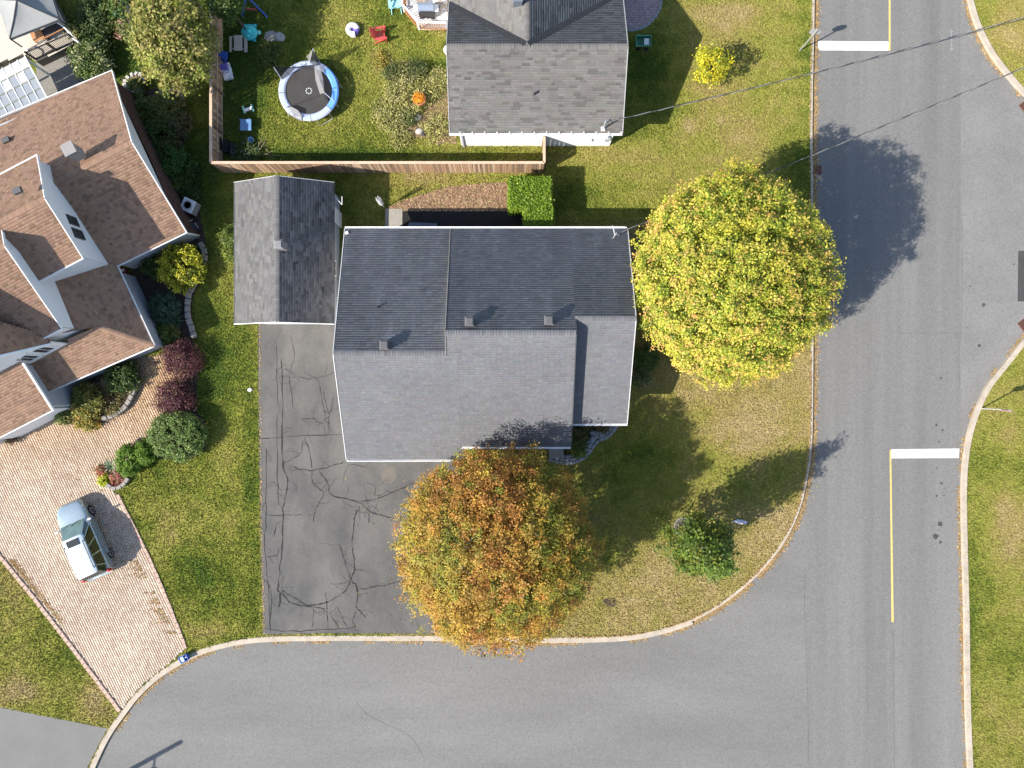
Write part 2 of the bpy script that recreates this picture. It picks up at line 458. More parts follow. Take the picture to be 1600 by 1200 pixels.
ENTRYBED = G([(884, 640), (955, 640), (975, 660), (952, 668), (938, 690), (915, 712), (884, 715), (860, 712), (860, 690)])
HEDGEBED = G([(796, 280), (858, 280), (862, 356), (822, 356), (819, 322), (800, 322)])

# ------------------------------------------------------------------ ground, road, lawns
def blobs(px, py, lst):
    out = np.zeros_like(px)
    for bx, by, rx, ry, a in lst:
        out += a * np.exp(-(((px - bx) / rx) ** 2 + ((py - by) / ry) ** 2))
    return out
DRY_SHADE_SPOTS = [(510, 30, 50, 45, .35), (640, 70, 40, 30, .2), (595, 95, 14, 14, .5), (230, 785, 40, 30, .45), (262, 830, 25, 30, .35), (360, 720, 30, 40, .35), (345, 985, 60, 12, .4), (30, 1080, 70, 22, .45), (30, 960, 20, 60, .2),
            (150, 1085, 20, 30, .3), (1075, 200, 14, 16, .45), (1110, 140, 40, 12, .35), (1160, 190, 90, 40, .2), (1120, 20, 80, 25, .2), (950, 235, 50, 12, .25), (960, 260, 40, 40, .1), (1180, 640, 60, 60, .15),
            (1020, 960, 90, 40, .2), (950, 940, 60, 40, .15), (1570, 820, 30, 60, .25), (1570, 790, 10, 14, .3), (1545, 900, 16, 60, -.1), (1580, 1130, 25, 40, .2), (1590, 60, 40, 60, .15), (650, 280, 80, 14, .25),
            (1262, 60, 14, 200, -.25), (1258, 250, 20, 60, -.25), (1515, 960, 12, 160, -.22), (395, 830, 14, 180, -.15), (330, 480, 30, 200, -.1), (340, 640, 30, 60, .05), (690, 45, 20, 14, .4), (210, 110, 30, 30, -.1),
            (330, 830, 40, 40, .15), (300, 905, 50, 50, -.15), (1010, 330, 50, 20, -.2), (1010, 120, 60, 110, -.35), (905, 290, 40, 50, -.35), (565, 305, 50, 60, -.12), (1000, 720, 95, 110, -.5), (960, 850, 40, 60, -.25), (1190, 745, 80, 40, -.25), (385, 110, 40, 130, -.3), (560, 240, 220, 10, -.3), (340, 560, 50, 130, -.12), (300, 250, 40, 200, -.1), (510, 215, 90, 30, .12)]  # most negative spots here paint house, tree and fence shade into the lawn
def dry_and_shade(x, y):  # real dry patches mixed with painted shade, drives the grass colour
    px, py = x / 0.04 + 800, 600 - y / 0.04
    d = np.full_like(px, 0.55)
    d = np.where((px < 405) & (py > 100), 0.33, d)
    d = np.where((px < 220) & (py > 850), 0.42, d)
    d = np.where((px > 332) & (px < 850) & (py < 262), 0.30, d)
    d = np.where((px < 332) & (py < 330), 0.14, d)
    d = np.where((px >= 850) & (px < 1290) & (py < 350), 0.52, d)
    d = np.where((px > 700) & (px < 1290) & (py >= 350), 0.80, d)
    d = np.where((px > 500) & (px < 830) & (py >= 262) & (py < 360), 0.42, d)
    d = np.where((px > 1480), 0.47, d)
    d = d + blobs(px, py, DRY_SHADE_SPOTS)
    d = d + (fbm(x * 0.35, y * 0.35, 4) - 0.5) * 0.75 + (fbm(x * 1.7 + 40, y * 1.7, 3) - 0.5) * 0.42 + (vnoise(x * 3.6 + 11, y * 3.6) - 0.5) * 0.16
    ne = ((px >= 850) & (px < 1270) & (py < 350)) * 1.0
    d = d + ne * 0.055 * np.sin(y * 2 * PI / 1.15 + 0.6 * np.sin(x * .3))          # mowing passes
    return np.clip(d, 0, 1)
RAMP = [(0.0, (0.056, 0.092, 0.015)), (0.2, (0.122, 0.146, 0.022)), (0.45, (0.196, 0.197, 0.040)), (0.72, (0.228, 0.192, 0.060)), (1.0, (0.290, 0.228, 0.108))]
def ramp(d):
    xs = [r[0] for r in RAMP]
    return np.stack([np.interp(d, xs, [r[1][k] for r in RAMP]) for k in range(3)], -1)

def grid_sheet(name, poly, z, step, mats, skirt, label_kind='structure'):
    """Polygon sheet cut into a grid so that each cell can have its own colour of grass."""
    bm = bmesh.new()
    vs = [bm.verts.new((p[0], p[1], z)) for p in poly]
    bm.faces.new(vs)
    bmesh.ops.triangulate(bm, faces=bm.faces[:])
    xs = [p[0] for p in poly]; ys = [p[1] for p in poly]
    for a0, a1, ax in ((max(min(xs), -36), min(max(xs), 36), 0), (max(min(ys), -28), min(max(ys), 28), 1)):
        t = a0 + step
        while t < a1:
            co = (t, 0, 0) if ax == 0 else (0, t, 0); no = (1, 0, 0) if ax == 0 else (0, 1, 0)
            bmesh.ops.bisect_plane(bm, geom=bm.verts[:] + bm.edges[:] + bm.faces[:], plane_co=co, plane_no=no)
            t += step
    be = [e for e in bm.edges if len(e.link_faces) == 1]
    r = bmesh.ops.extrude_edge_only(bm, edges=be)
    for g in r['geom']:
        if isinstance(g, bmesh.types.BMVert): g.co.z -= skirt
    bmesh.ops.recalc_face_normals(bm, faces=bm.faces)
    me = bpy.data.meshes.new(name); bm.to_mesh(me); bm.free()
    if sum(p.normal.z for p in me.polygons) < 0: me.flip_normals()
    me.materials.append(mats)
    n = len(me.vertices); co = np.empty(n * 3, np.float32); me.vertices.foreach_get('co', co); co = co.reshape(-1, 3)
    a = me.attributes.new('col', 'FLOAT_COLOR', 'POINT')
    c4 = np.ones((n, 4), np.float32); c4[:, :3] = ramp(dry_and_shade(co[:, 0].astype(float), co[:, 1].astype(float)))
    a.data.foreach_set('color', c4.ravel())
    o = link(name, me); o['kind'] = label_kind
    return o

MB().poly([(-900, -900, -.3), (900, -900, -.3), (900, 900, -.3), (-900, 900, -.3)]).build('ground', mat('far grass', (0.09, 0.09, 0.025), 0.95, 0.3, 0.2))['kind'] = 'structure'
XA, XB = P(1262, 0).x, P(1503, 0).x
MB().poly([(XA, -46, -.12), (XB, -46, -.12), (XB, 46, -.12), (XA, 46, -.12)]).build('road', M_ROAD)['kind'] = 'structure'
MB().poly([(-60, -30, -.12), (XA, -30, -.12), (XA, 24, -.12), (-60, 24, -.12)]).build('cross_road', M_ROADB)['kind'] = 'structure'
MB().poly([(XB, -46, -.12), (60, -46, -.12), (60, 46, -.12), (XB, 46, -.12)]).build('side_road', mat('pale side street asphalt', (0.166, 0.163, 0.157), 0.9, 0.10, 0.4, 0.3, 60, scale2=13, fine=0.17))['kind'] = 'structure'
grid_sheet('lawn', LAWN_MAIN, 0.0, 0.5, M_LAWN, 0.14)
grid_sheet('lawn', LAWN_NE, 0.0, 0.6, M_LAWN, 0.14)
grid_sheet('lawn', LAWN_SE, 0.0, 0.6, M_LAWN, 0.14)
for pts, w in ((KERB_MAIN, (-.20, .02)), (KERB_NE, (-.02, .20)), (KERB_SE, (-.02, .22))):
    if pts is KERB_MAIN:
        k = len([p for p in pts if p.y < P(0, 960).y and p.x < P(1080, 0).x])
        MB().ribbon(pts[:k + 1], -.30, .03, -.16, .02).build('kerb', M_KERB)['kind'] = 'structure'
        MB().ribbon(pts[k:], -.13, .03, -.16, .02).build('kerb', M_KERB)['kind'] = 'structure'
    else:
        MB().ribbon(pts, -.03, .28, -.16, .065).build('kerb', M_KERB)['kind'] = 'structure'

def sheet(name, poly, z, m, kind='structure', t=0.06):
    o = MB().prism(poly, z - t, z).build(name, m)
    o['kind'] = kind
    return o
sheet('asphalt_driveway', GARAGE_DRIVE, 0.012, M_DRIVE)
sheet('west_driveway', WEST_DRIVE, 0.012, M_DRIVE2)
paver_drive = sheet('paver_driveway', PAVER_DRIVE, 0.026, M_SAND)
sheet('mulch_bed', DIRT, 0.016, M_MULCH)
sheet('painted_shade_bed', MULCH_SHADE, 0.020, M_MULCH_SHADE)
sheet('concrete_pad', PAD, 0.05, M_CONC)
sheet('weedy_soil', WEEDBED, 0.012, mat('dry weedy soil', (.25, .18, .115), .95, .35, 2.2, 1.0, 25, scale2=20, fine=.3))
sheet('garden_soil', EASTBED, 0.014, M_SOIL)
sheet('front_soil', FRONTBED, 0.018, M_SOIL)
sheet('shrub_soil', SHRUBBED, 0.018, M_SOIL)
sheet('entry_soil', ENTRYBED, 0.018, M_SOIL)
sheet('hedge_soil', HEDGEBED, 0.020, M_SOIL)
for x, y, rx, ry in ((953, 941, 12, 8),):
    sheet('bare_soil', [P(x + rx * math.cos(a) * random.uniform(.8, 1.1), y + ry * math.sin(a) * random.uniform(.8, 1.1)) for a in [2 * PI * k / 14 for k in range(14)]], 0.012, M_SOIL)

# road markings: stop bars and yellow centre lines
def strip(name, poly, z, m): return sheet(name, poly, z, m, t=0.003)
RZ = -0.116
def Pr(x, y): return P(x, y, -0.12)
strip('stop_line', [Pr(1278, 64), Pr(1388, 65), Pr(1388, 79), Pr(1278, 78.5)], RZ, M_WPAINT)
strip('stop_line', [Pr(1393, 702), Pr(1499, 701), Pr(1498, 715.5), Pr(1393, 716)], RZ, M_WPAINT)
strip('centre_line', [Pr(1388.6, -260), Pr(1391.6, -260), Pr(1391.4, 79), Pr(1388.6, 79)], RZ, M_YPAINT)
strip('centre_line', [Pr(1390, 703), Pr(1392.4, 703), Pr(1396.4, 972), Pr(1393, 972)], RZ, M_YPAINT)
strip('asphalt_patch', [Pr(1591, 392), Pr(1660, 391), Pr(1660, 470), Pr(1590, 471)], RZ, M_PATCH)
for line in ([(1260, 890), (1257, 930), (1259, 1000), (1262, 1100), (1264, 1210)], [(1502.5, 330), (1503.5, 420), (1502, 500), (1498, 560), (1500, 610)], [(1390, 520), (1430, 521), (1470, 520), (1502, 521)],
             [(1396, 990), (1396.5, 1060), (1397.5, 1200)], [(556, 1096), (574, 1116), (606, 1133), (640, 1150), (660, 1178)]):
    pts = catmull([Pr(*p) for p in line], 8)
    MB().ribbon(pts, -.011, .011, RZ - .003, RZ + .001).build('road_seam', M_SEAM)['kind'] = 'structure'
M_OIL = mat('oil stain', (0.055, 0.055, 0.055), 0.7, 0.35, 6)
mb = MB()
for x, y, r in ((1469, 818, 4.5), (1462, 838, 4.5), (1469, 847, 2.5), (1471, 755, 2.6), (1463, 775, 2.2), (1475, 774, 1.6), (1473, 672, 2), (1463, 664, 2), (1467, 690, 1.5), (1470, 591, 2), (1537, 476, 3.6), (1530, 540, 2.6), (1516, 447, 1.2), (1512, 512, 1.3), (1464, 731, 1.4), (1475, 764, 1), (1466, 828, 1), (1510, 395, 1.2), (1584, 413, 1.5)):
    c = Pr(x, y)
    mb.prism([(c.x + r * .04 * math.cos(a) * random.uniform(.6, 1.2), c.y + r * .04 * math.sin(a) * random.uniform(.6, 1.2)) for a in [2 * PI * k / 11 for k in range(11)]], RZ - .003, RZ)
o = mb.build('oil_stains', M_OIL); o['kind'] = 'stuff'

# surveyor's pale paint marks on the upper road
M_CHALK = mat('pale marking spray', (0.215, 0.23, 0.245), 0.9, 0.2, 8)
for pts in ([(1486, 47), (1487, 62), (1487, 78)], [(1484, 51), (1486, 46), (1489, 50)], [(1484, 74), (1487, 79), (1490, 75)], [(1398, 266), (1402, 264), (1403, 259)], [(1402, 264), (1405, 267)]):
    MB().ribbon([Pr(*p) for p in pts], -.03, .03, RZ - .003, RZ).build('spray_mark', M_CHALK)['kind'] = 'structure'
# cracks in the old driveway, traced one by one
CR = [([(433, 645), (433, 700), (434, 760), (436, 790)], .9), ([(441, 655), (441, 690), (443, 730), (450, 750), (446, 775), (443, 800), (441, 850), (438, 880), (434, 920), (438, 925), (436, 950)], 1.5), ([(415, 700), (416, 800), (414, 850), (418, 900), (421, 950), (422, 985)], 1.0),
      ([(405, 686), (440, 683), (480, 681), (535, 679)], 1.0), ([(440, 725), (455, 718), (470, 708), (473, 690)], .9), ([(452, 727), (470, 733), (488, 735), (515, 729), (537, 722)], 1.1), ([(476, 685), (484, 705), (488, 733)], .9),
      ([(487, 738), (490, 755), (506, 770), (498, 785), (492, 800), (490, 815)], 1.0), ([(498, 735), (512, 755), (517, 773), (540, 779), (562, 785), (580, 800), (598, 806), (616, 810)], 1.4), ([(562, 784), (585, 780), (600, 775), (630, 762), (650, 752)], 1.0),
      ([(562, 792), (555, 806), (552, 830), (550, 853), (553, 870), (554, 890), (549, 907), (557, 915), (559, 930), (557, 948), (563, 955), (572, 966)], 1.4), ([(530, 850), (537, 870), (542, 890), (549, 906)], 1.1), ([(548, 908), (540, 923), (522, 935), (512, 940), (500, 944), (478, 945), (458, 932), (440, 923)], 1.6),
      ([(559, 921), (580, 917), (600, 915), (620, 909), (640, 908)], 1.1), ([(440, 925), (452, 940), (470, 946), (490, 948), (508, 951)], 1.3), ([(510, 925), (511, 950), (514, 985)], 1.0), ([(527, 948), (535, 965), (543, 983)], 1.0), ([(516, 960), (530, 982)], 1.0), ([(490, 950), (489, 975), (485, 985)], .8),
      ([(419, 983), (450, 986), (500, 984), (552, 981), (551, 970), (556, 955)], 1.0), ([(416, 805), (445, 805), (473, 804)], .9), ([(418, 869), (432, 869), (436, 860)], .8), ([(574, 795), (577, 808), (576, 818)], .9), ([(432, 540), (433, 580), (434, 640)], .8), ([(440, 560), (441, 600), (442, 655)], 1.0), ([(505, 610), (512, 640), (514, 660), (513, 678)], 1.0),
      ([(470, 655), (490, 654), (500, 660), (515, 650)], .9), ([(500, 600), (506, 640), (518, 642), (521, 620)], .8), ([(445, 575), (470, 590), (500, 590), (523, 582)], .7), ([(431, 825), (428, 838)], 1.6), ([(455, 525), (460, 560), (452, 590), (460, 640)], .6), ([(545, 725), (575, 730)], .7), ([(587, 760), (588, 775), (610, 766)], .7), ([(640, 905), (648, 960), (655, 985)], .7), ([(408, 905), (420, 912), (424, 940), (422, 985)], 1.0), ([(470, 995), (480, 990)], .5)]
CRX = []
for pts, w in CR:
    for _ in range(max(1, int(len(pts) * .8))):
        k = random.randrange(len(pts) - 1); x0, y0 = pts[k]; a = random.uniform(0, 2 * PI); q = [(x0, y0)]; l = random.uniform(4, 11)
        for _ in range(3): a += random.gauss(0, .5); q.append((q[-1][0] + l * math.cos(a), q[-1][1] + l * math.sin(a)))
        q = [p for p in q if 404 < p[0] and 506 < p[1] < 988]
        if len(q) > 2: CRX.append((q, random.uniform(.25, .5)))
mb = MB()
for pts, w in CR + CRX:
    pts = catmull([P(*p) for p in pts], 5)
    pts = [p + Vector((random.gauss(0, .022), random.gauss(0, .022), 0)) for p in pts]
    n = len(pts); A = []; B = []
    for i, p in enumerate(pts):
        d = (pts[min(i + 1, n - 1)] - pts[max(i - 1, 0)]).normalized(); nn = Vector((-d.y, d.x, 0))
        h = w * .025 * random.uniform(.3, 1.5) * (0.3 if i in (0, n - 1) else 1)
        A.append(p + nn * h); B.append(p - nn * h)
    for i in range(n - 1):
        mb.poly([(A[i].x, A[i].y, .016), (B[i].x, B[i].y, .016), (B[i + 1].x, B[i + 1].y, .016), (A[i + 1].x, A[i + 1].y, .016)])
o = mb.build('driveway_cracks', M_CRACK); o['kind'] = 'structure'
mb = MB()
for x, y, r in ((608, 741, 13),):
    c = P(x, y); mb.prism([(c.x + r * .04 * math.cos(a) * random.uniform(.85, 1.1), c.y + r * .04 * math.sin(a) * random.uniform(.85, 1.1)) for a in [2 * PI * k / 24 for k in range(24)]], .010, .016)
o = mb.build('pale_driveway_stain', mat('pale stain', (0.125, 0.114, 0.100), 0.9, 0.14, 1.5)); o['kind'] = 'structure'

# storm drains
def drain(px, py, w, h, rz, label):
    t = empty('storm_drain', P(px, py, -0.118), label, 'storm drain', 'storm drains in the road')
    c = P(px, py, -0.12)
    mb = MB(); rot = Matrix.Rotation(rz, 3, 'Z')
    for sx, sy, lx, ly in ((0, h / 2, w, .05), (0, -h / 2, w, .05), (w / 2, 0, .05, h + .05), (-w / 2, 0, .05, h + .05)):
        mb.box(c + rot @ Vector((sx, sy, .012)), (lx, ly, .03), rz)
    mb.build('drain_frame', M_RUST, t)
    MB().box(c + Vector((0, 0, .003)), (w - .04, h - .04, .012), rz).build('drain_pit', M_BLACK, t)
    n = 5
    for i in range(n):
        MB().box(c + rot @ Vector((0, -h / 2 + h * (i + 1) / (n + 1), .016)), (w - .05, .05, .02), rz).build('grate_bar', M_RUST, t)
drain(1277, 265.5, .46, .50, 0, 'rusty storm drain grate beside the kerb in the big tree shadow')
drain(1601, 507, .62, .62, R(38), 'rusty square drain at the lower kerb corner of the side street')
drain(1602, 166, .55, .55, R(40), 'rusty square drain at the upper kerb corner of the side street')

# ------------------------------------------------------------------ roofs
def shingle_mesh(planes, expo=.145):
    """planes: list of dict(poly=[Vector], col=(r,g,b), var, dark=(share, factor), stain, tab=(lo, hi)). Real overlapping tabs with a butt edge each."""
    Vs = []; Cs = []
    for pl in planes:
        poly = [Vector(p) for p in pl['poly']]
        n = Vector((0, 0, 0))
        for i in range(len(poly)):
            a, b = poly[i], poly[(i + 1) % len(poly)]
            n += a.cross(b)
        n.normalize()
        if n.z < 0: n = -n
        d = Vector((0, 0, -1)); d = (d - n * d.dot(n)).normalized()     # downslope
        a = n.cross(d)
        o = poly[0]
        uv = [((p - o).dot(a), (p - o).dot(d)) for p in poly]
        w0 = min(q[1] for q in uv); w1 = max(q[1] for q in uv)
        nr = max(1, int(round((w1 - w0) / expo))); e = (w1 - w0) / nr
        lo, hi = pl.get('tab', (.28, .34))
        for r in range(nr):
            wt = w0 + r * e; wm = wt + e * .5
            xs = []
            for i in range(len(uv)):
                (u0, v0), (u1, v1) = uv[i], uv[(i + 1) % len(uv)]
                if (v0 > wm) != (v1 > wm): xs.append(u0 + (u1 - u0) * (wm - v0) / (v1 - v0))
            xs.sort()
            for s in range(0, len(xs) - 1, 2):
                u, ue = xs[s], xs[s + 1]
                first = True
                while u < ue - .01:
                    w = random.uniform(lo, hi)
                    if first: w *= random.uniform(.3, 1); first = False
                    un = min(u + w, ue)
                    g = .006 if un < ue else 0
                    h1 = random.uniform(.008, .013); h0 = .004
                    q = [o + a * uu + d * ww + n * hh for uu, ww, hh in ((u, wt, h0), (un - g, wt, h0), (un - g, wt + e + .012, h1), (u, wt + e + .012, h1), (u, wt + e + .012, .001), (un - g, wt + e + .012, .001))]
                    Vs += [tuple(x) for x in q]
                    c = o + a * (u + un) * .5 + d * wm
                    Cs.append((c.x, c.y, (u + un) / 2, wm, r))
                    u = un
        k = len(Cs) - pl.get('_start', 0)
    return np.array(Vs), np.array(Cs)

def shingles(parent, planes, expo=.145, name='shingles'):
    allV = []; allC = []
    for pl in planes:
        V, C = shingle_mesh([pl], expo)
        n = len(C)
        base = np.array(pl['col'])[None]
        v = 1 + RNG.normal(0, pl.get('var', .08), (n, 1))
        x, y, u, w = C[:, 0], C[:, 1], C[:, 2], C[:, 3]
        v = v * (1 + (fbm(u * .5 + 5, w * .5, 3) - .5)[:, None] * pl.get('blotch', .25))
        sh, fac = pl.get('dark', (0, 1))
        dk = RNG.random(n) < sh
        v[dk] *= fac
        st = pl.get('stain', 0)
        if st:                       # algae streaks that run down the slope
            s = fbm(u * 1.5 + 31, w * .12, 4) * .75 + fbm(u * .25, w * .3 + 3, 3) * .25
            v = v * (1 - st * np.clip(.34 + (s - .45) * 2.5, 0, 1))[:, None]
        for (su, sv, sw, sl, gain) in pl.get('streaks', []):       # clean streaks below metal vents, given in world x, y
            dx = np.abs(x - su) / sw; dy = (y - sv) / sl
            v = v + (gain * np.clip(1 - dx, 0, 1) * ((dy > 0) & (dy < 1)) * (1 - np.clip(dy, 0, 1)))[:, None]
        tint = 1 + RNG.normal(0, .02, (n, 3))
        col = np.clip(base * v * tint, .005, 1)
        allV.append(V); allC.append(col)
    V = np.concatenate(allV); C = np.concatenate(allC); n = len(C)
    f = np.array([[0, 1, 2, 3], [3, 2, 5, 4]])
    F = (f[None] + (np.arange(n) * 6)[:, None, None]).reshape(-1, 4)
    me = np_mesh(name, V, F, M_SHINGLE, np.repeat(C, 2, 0))
    o = link(name, me, parent); o['kind'] = 'stuff'
    return o

def ridge_caps(parent, p0, p1, col, w=.15):
    p0, p1 = Vector(p0), Vector(p1); d = (p1 - p0); L = d.length; d.normalize()
    side = d.cross(Vector((0, 0, 1))).normalized(); up = side.cross(d)
    n = max(2, int(L / .15)); V = []; C = []
    for i in range(n):
        a = p0 + d * (L * i / n - .01); b = p0 + d * (L * (i + 1) / n)
        h0, h1 = .02, .038
        V += [tuple(q) for q in (a - side * w - up * (.06 - h0), a + up * h0, b + up * h1, b - side * w - up * (.06 - h1), a + side * w - up * (.06 - h0), b + side * w - up * (.06 - h1))]
        C.append(np.array(col) * (1 + random.gauss(0, .07)))
    f = np.array([[0, 1, 2, 3], [1, 4, 5, 2]])
    F = (f[None] + (np.arange(n) * 6)[:, None, None]).reshape(-1, 4)
    o = link('ridge_caps', np_mesh('ridge_caps', np.array(V), F, M_SHINGLE, np.repeat(np.array(C), 2, 0)), parent); o['kind'] = 'stuff'

def clapboard(mb, p0, p1, z0, z1, out, expo=.12, topf=None):
    """Lapped siding on the vertical wall p0-p1; topf(t) gives the wall's top at parameter t for gables."""
    p0 = Vector((p0[0], p0[1], 0)); p1 = Vector((p1[0], p1[1], 0))
    out = Vector((out[0], out[1], 0)).normalized()
    z = z0
    while z < z1 - .001:
        zt = min(z + expo, z1)
        a, b = p0, p1
        if topf:
            ts = [t / 60 for t in range(61) if topf(t / 60) >= (z + zt) / 2]
            if not ts: break
            a, b = p0.lerp(p1, ts[0]), p0.lerp(p1, ts[-1])
        q0 = a + out * .016; q1 = b + out * .016
        mb.add([(q0.x, q0.y, z), (q1.x, q1.y, z), (b.x, b.y, zt), (a.x, a.y, zt), (a.x, a.y, z), (b.x, b.y, z)], [(0, 1, 2, 3), (4, 5, 1, 0)])
        z = zt

def wall_box(parent, pts, z0, z1, m, name='wall', lap=True):
    mb = MB(); mb.prism(pts, z0, z1)
    if lap:
        n = len(pts); cx = sum(p[0] for p in pts) / n; cy = sum(p[1] for p in pts) / n
        area = sum(pts[i][0] * pts[(i + 1) % n][1] - pts[(i + 1) % n][0] * pts[i][1] for i in range(n))
        for i in range(n):
            a, b = pts[i], pts[(i + 1) % n]
            d = Vector((b[0] - a[0], b[1] - a[1], 0)); out = Vector((d.y, -d.x, 0)) if area > 0 else Vector((-d.y, d.x, 0))
            clapboard(mb, a, b, z0 + .3, z1, out)
    return mb.build(name, m, parent)

def window(parent, c, right, up, w, h, panes=(2, 1), frame_m=None, name='window'):
    c = Vector(c); right = Vector(right).normalized(); up = Vector(up).normalized(); nrm = right.cross(up)
    M = Matrix((right, up, nrm)).transposed()
    f = MB(); t = .07
    for sx, sy, lx, ly in ((0, h / 2, w + t, t), (0, -h / 2, w + t, t), (w / 2, 0, t, h - t), (-w / 2, 0, t, h - t)):
        f.box(c + right * sx + up * sy, (lx, ly, .09), M=M)
    fo = f.build(name, frame_m or M_TRIM, parent)
    pw = (w - t) / panes[0]; ph = (h - t) / panes[1]
    for i in range(panes[0]):
        for j in range(panes[1]):
            q = c + right * (-(w - t) / 2 + pw * (i + .5)) + up * (-(h - t) / 2 + ph * (j + .5))
            MB().box(q, (pw - .025, ph - .025, .03), M=M).build('pane', M_GLASS, fo)
    for i in range(1, panes[0]):
        MB().box(c + right * (-(w - t) / 2 + pw * i), (.03, h - t, .05), M=M).build('mullion', frame_m or M_TRIM, fo)
    return fo

def gutter(parent, p0, p1, out, m=None, w=.11):
    p0, p1 = Vector(p0), Vector(p1); out = Vector((out[0], out[1], 0)).normalized()
    prof = [(0, 0), (0, -.10), (w, -.10), (w + .015, .01), (w - .005, .01), (w - .012, -.085), (.015, -.085), (.015, 0)]
    a = [p0 + out * x + Vector((0, 0, z)) for x, z in prof]; b = [p1 + out * x + Vector((0, 0, z)) for x, z in prof]
    n = len(prof)
    return MB().add(a + b, [(i, (i + 1) % n, n + (i + 1) % n, n + i) for i in range(n)] + [tuple(range(n)), tuple(range(n, 2 * n))]).build('gutter', m or M_TRIM, parent)

def edge_trim(parent, pts, m=None, r=.035, drop=.05, name='rake_trim'):
    mb = MB()
    for a, b in zip(pts[:-1], pts[1:]):
        a = Vector(a) - Vector((0, 0, drop)); b = Vector(b) - Vector((0, 0, drop))
        mb.beam(a, b, r * 2, .16)
    return mb.build(name, m or M_TRIM, parent)

def roof_vent(parent, px, py, plane_p, plane_n, w=.42, h=.42, m=None, name='roof_vent'):
    q = on_plane(px, py, plane_p, plane_n)
    mb = MB(); mb.box(q + Vector((0, 0, h * .35)), (w * .8, w * .8, h * 1.1))
    o = mb.build(name, m or M_TRIMG, parent)
    top = MB(); zz = q.z + h * .9 + .03
    top.add([(q.x - w / 2, q.y - w / 2, zz), (q.x + w / 2, q.y - w / 2, zz), (q.x + w / 2, q.y + w / 2, zz), (q.x - w / 2, q.y + w / 2, zz), (q.x - w * .32, q.y - w * .32, zz + .09), (q.x + w * .32, q.y - w * .32, zz + .09), (q.x + w * .32, q.y + w * .32, zz + .09), (q.x - w * .32, q.y + w * .32, zz + .09)],
            [(3, 2, 1, 0), (4, 5, 6, 7), (0, 1, 5, 4), (1, 2, 6, 5), (2, 3, 7, 6), (3, 0, 4, 7)])
    top.build('vent_cap', m or M_TRIMG, o)
    return q

def plane_of(a, b, c):
    n = (b - a).cross(c - a).normalized()
    if n.z < 0: n = -n
    return a, n

def pipe(parent, px, py, pl, h=.35, r=.05, m=None):
    q = on_plane(px, py, *pl)
    MB().tube(q - Vector((0, 0, .15)), q + Vector((0, 0, h)), r, n=10).build('vent_pipe', m or M_BLACK, parent)
    return q

# ---- main house
house = empty('bungalow', P(760, 540), 'large dark grey roofed bungalow with three staggered ridges beside the cracked driveway', 'house')
E = 3.1
N_Y = 9.02
XL, XM, XR, XE = -9.72, -3.58, 3.42, 6.72
mzr, myr = 6.3, 2.74                 # middle ridge
rzr, ryr = 5.9, 3.54                 # east ridge
lzr, lyr = 5.78, 1.66                # west ridge (lower, further south)
mS = -3.64; rS = -2.30
pS = (mzr - E) / (myr - mS)
lS = -4.43; lSz = mzr - pS * (myr - lS)
XLM = -2.95                          # where the west block's longer eave ends
V3 = lambda x, y, z: Vector((x, y, z))
LN = [V3(XL, N_Y, E), V3(XM, N_Y, E), V3(XM, lyr, lzr), V3(XL, lyr, lzr)]
zl = lambda y: mzr - pS * (myr - y)
LS = [V3(XL, lyr, lzr), V3(XM, lyr, zl(lyr)), V3(XLM, lyr, zl(lyr)), V3(XLM, lS, lSz), V3(XL, lS, lSz)]
MN = [V3(XM, N_Y, E), V3(XR, N_Y, E), V3(XR, myr, mzr), V3(XM, myr, mzr)]
MS = [V3(XM, myr, mzr), V3(XR, myr, mzr), V3(XR, mS, E), V3(XLM, mS, E), V3(XLM, lyr, zl(lyr)), V3(XM, lyr, zl(lyr))]
# the west slope is the same plane as the middle one
rn = (rzr - E) / (N_Y - ryr)
EN = [V3(XR, N_Y, E), V3(XE, N_Y, E), V3(XE, ryr, rzr), V3(XR, ryr, rzr)]
ES = [V3(XR, ryr, rzr), V3(XE, ryr, rzr), V3(XE - .03, rS, E), V3(XR, rS, E)]
roof_mb = MB()
for pl in (LN, LS, MN, MS, EN, ES): roof_mb.slab(pl, .16)
roof = roof_mb.build('roof', M_DECKR, house)
GCOL = (0.134, 0.137, 0.149)
plLN = plane_of(LN[0], LN[1], LN[2]); plMN = plane_of(MN[0], MN[1], MN[2]); plMS = plane_of(MS[0], MS[1], MS[2])
vq = [on_plane(604, 540, *plLN), on_plane(735, 504, *plMN), on_plane(857, 502, *plMN), on_plane(592, 478, *plLN)]
stre = [(q.x, q.y + .2, w, l, g) for q, w, l, g in zip(vq, (.45, .35, .35, .2), (2.2, 2.6, 2.6, 1.5), (.5, .4, .4, .2))]
shingles(roof, [dict(poly=LN, col=GCOL, stain=.26, blotch=.2, streaks=stre, tab=(.30, .33)), dict(poly=MN, col=GCOL, stain=.22, blotch=.2, streaks=stre, tab=(.30, .33)), dict(poly=EN, col=GCOL, stain=.22, blotch=.2, tab=(.30, .33)),
                dict(poly=LS, col=GCOL, blotch=.15, var=.05, tab=(.30, .33)), dict(poly=MS, col=GCOL, blotch=.15, var=.05, tab=(.30, .33)), dict(poly=ES, col=GCOL, blotch=.15, var=.05, tab=(.30, .33))])
for a, b in ((V3(XL, lyr, lzr), V3(XM, lyr, lzr)), (V3(XM, myr, mzr), V3(XR, myr, mzr)), (V3(XR, ryr, rzr), V3(XE, ryr, rzr))):
    ridge_caps(roof, a, b, [c * .9 for c in GCOL])
gutter(house, V3(XL, N_Y, E), V3(XE - .05, N_Y, E), (0, 1))
gutter(house, V3(XL + .02, lS, lSz), V3(XLM, lS, lSz), (0, -1))
gutter(house, V3(XLM, mS, E), V3(XR, mS, E), (0, -1))
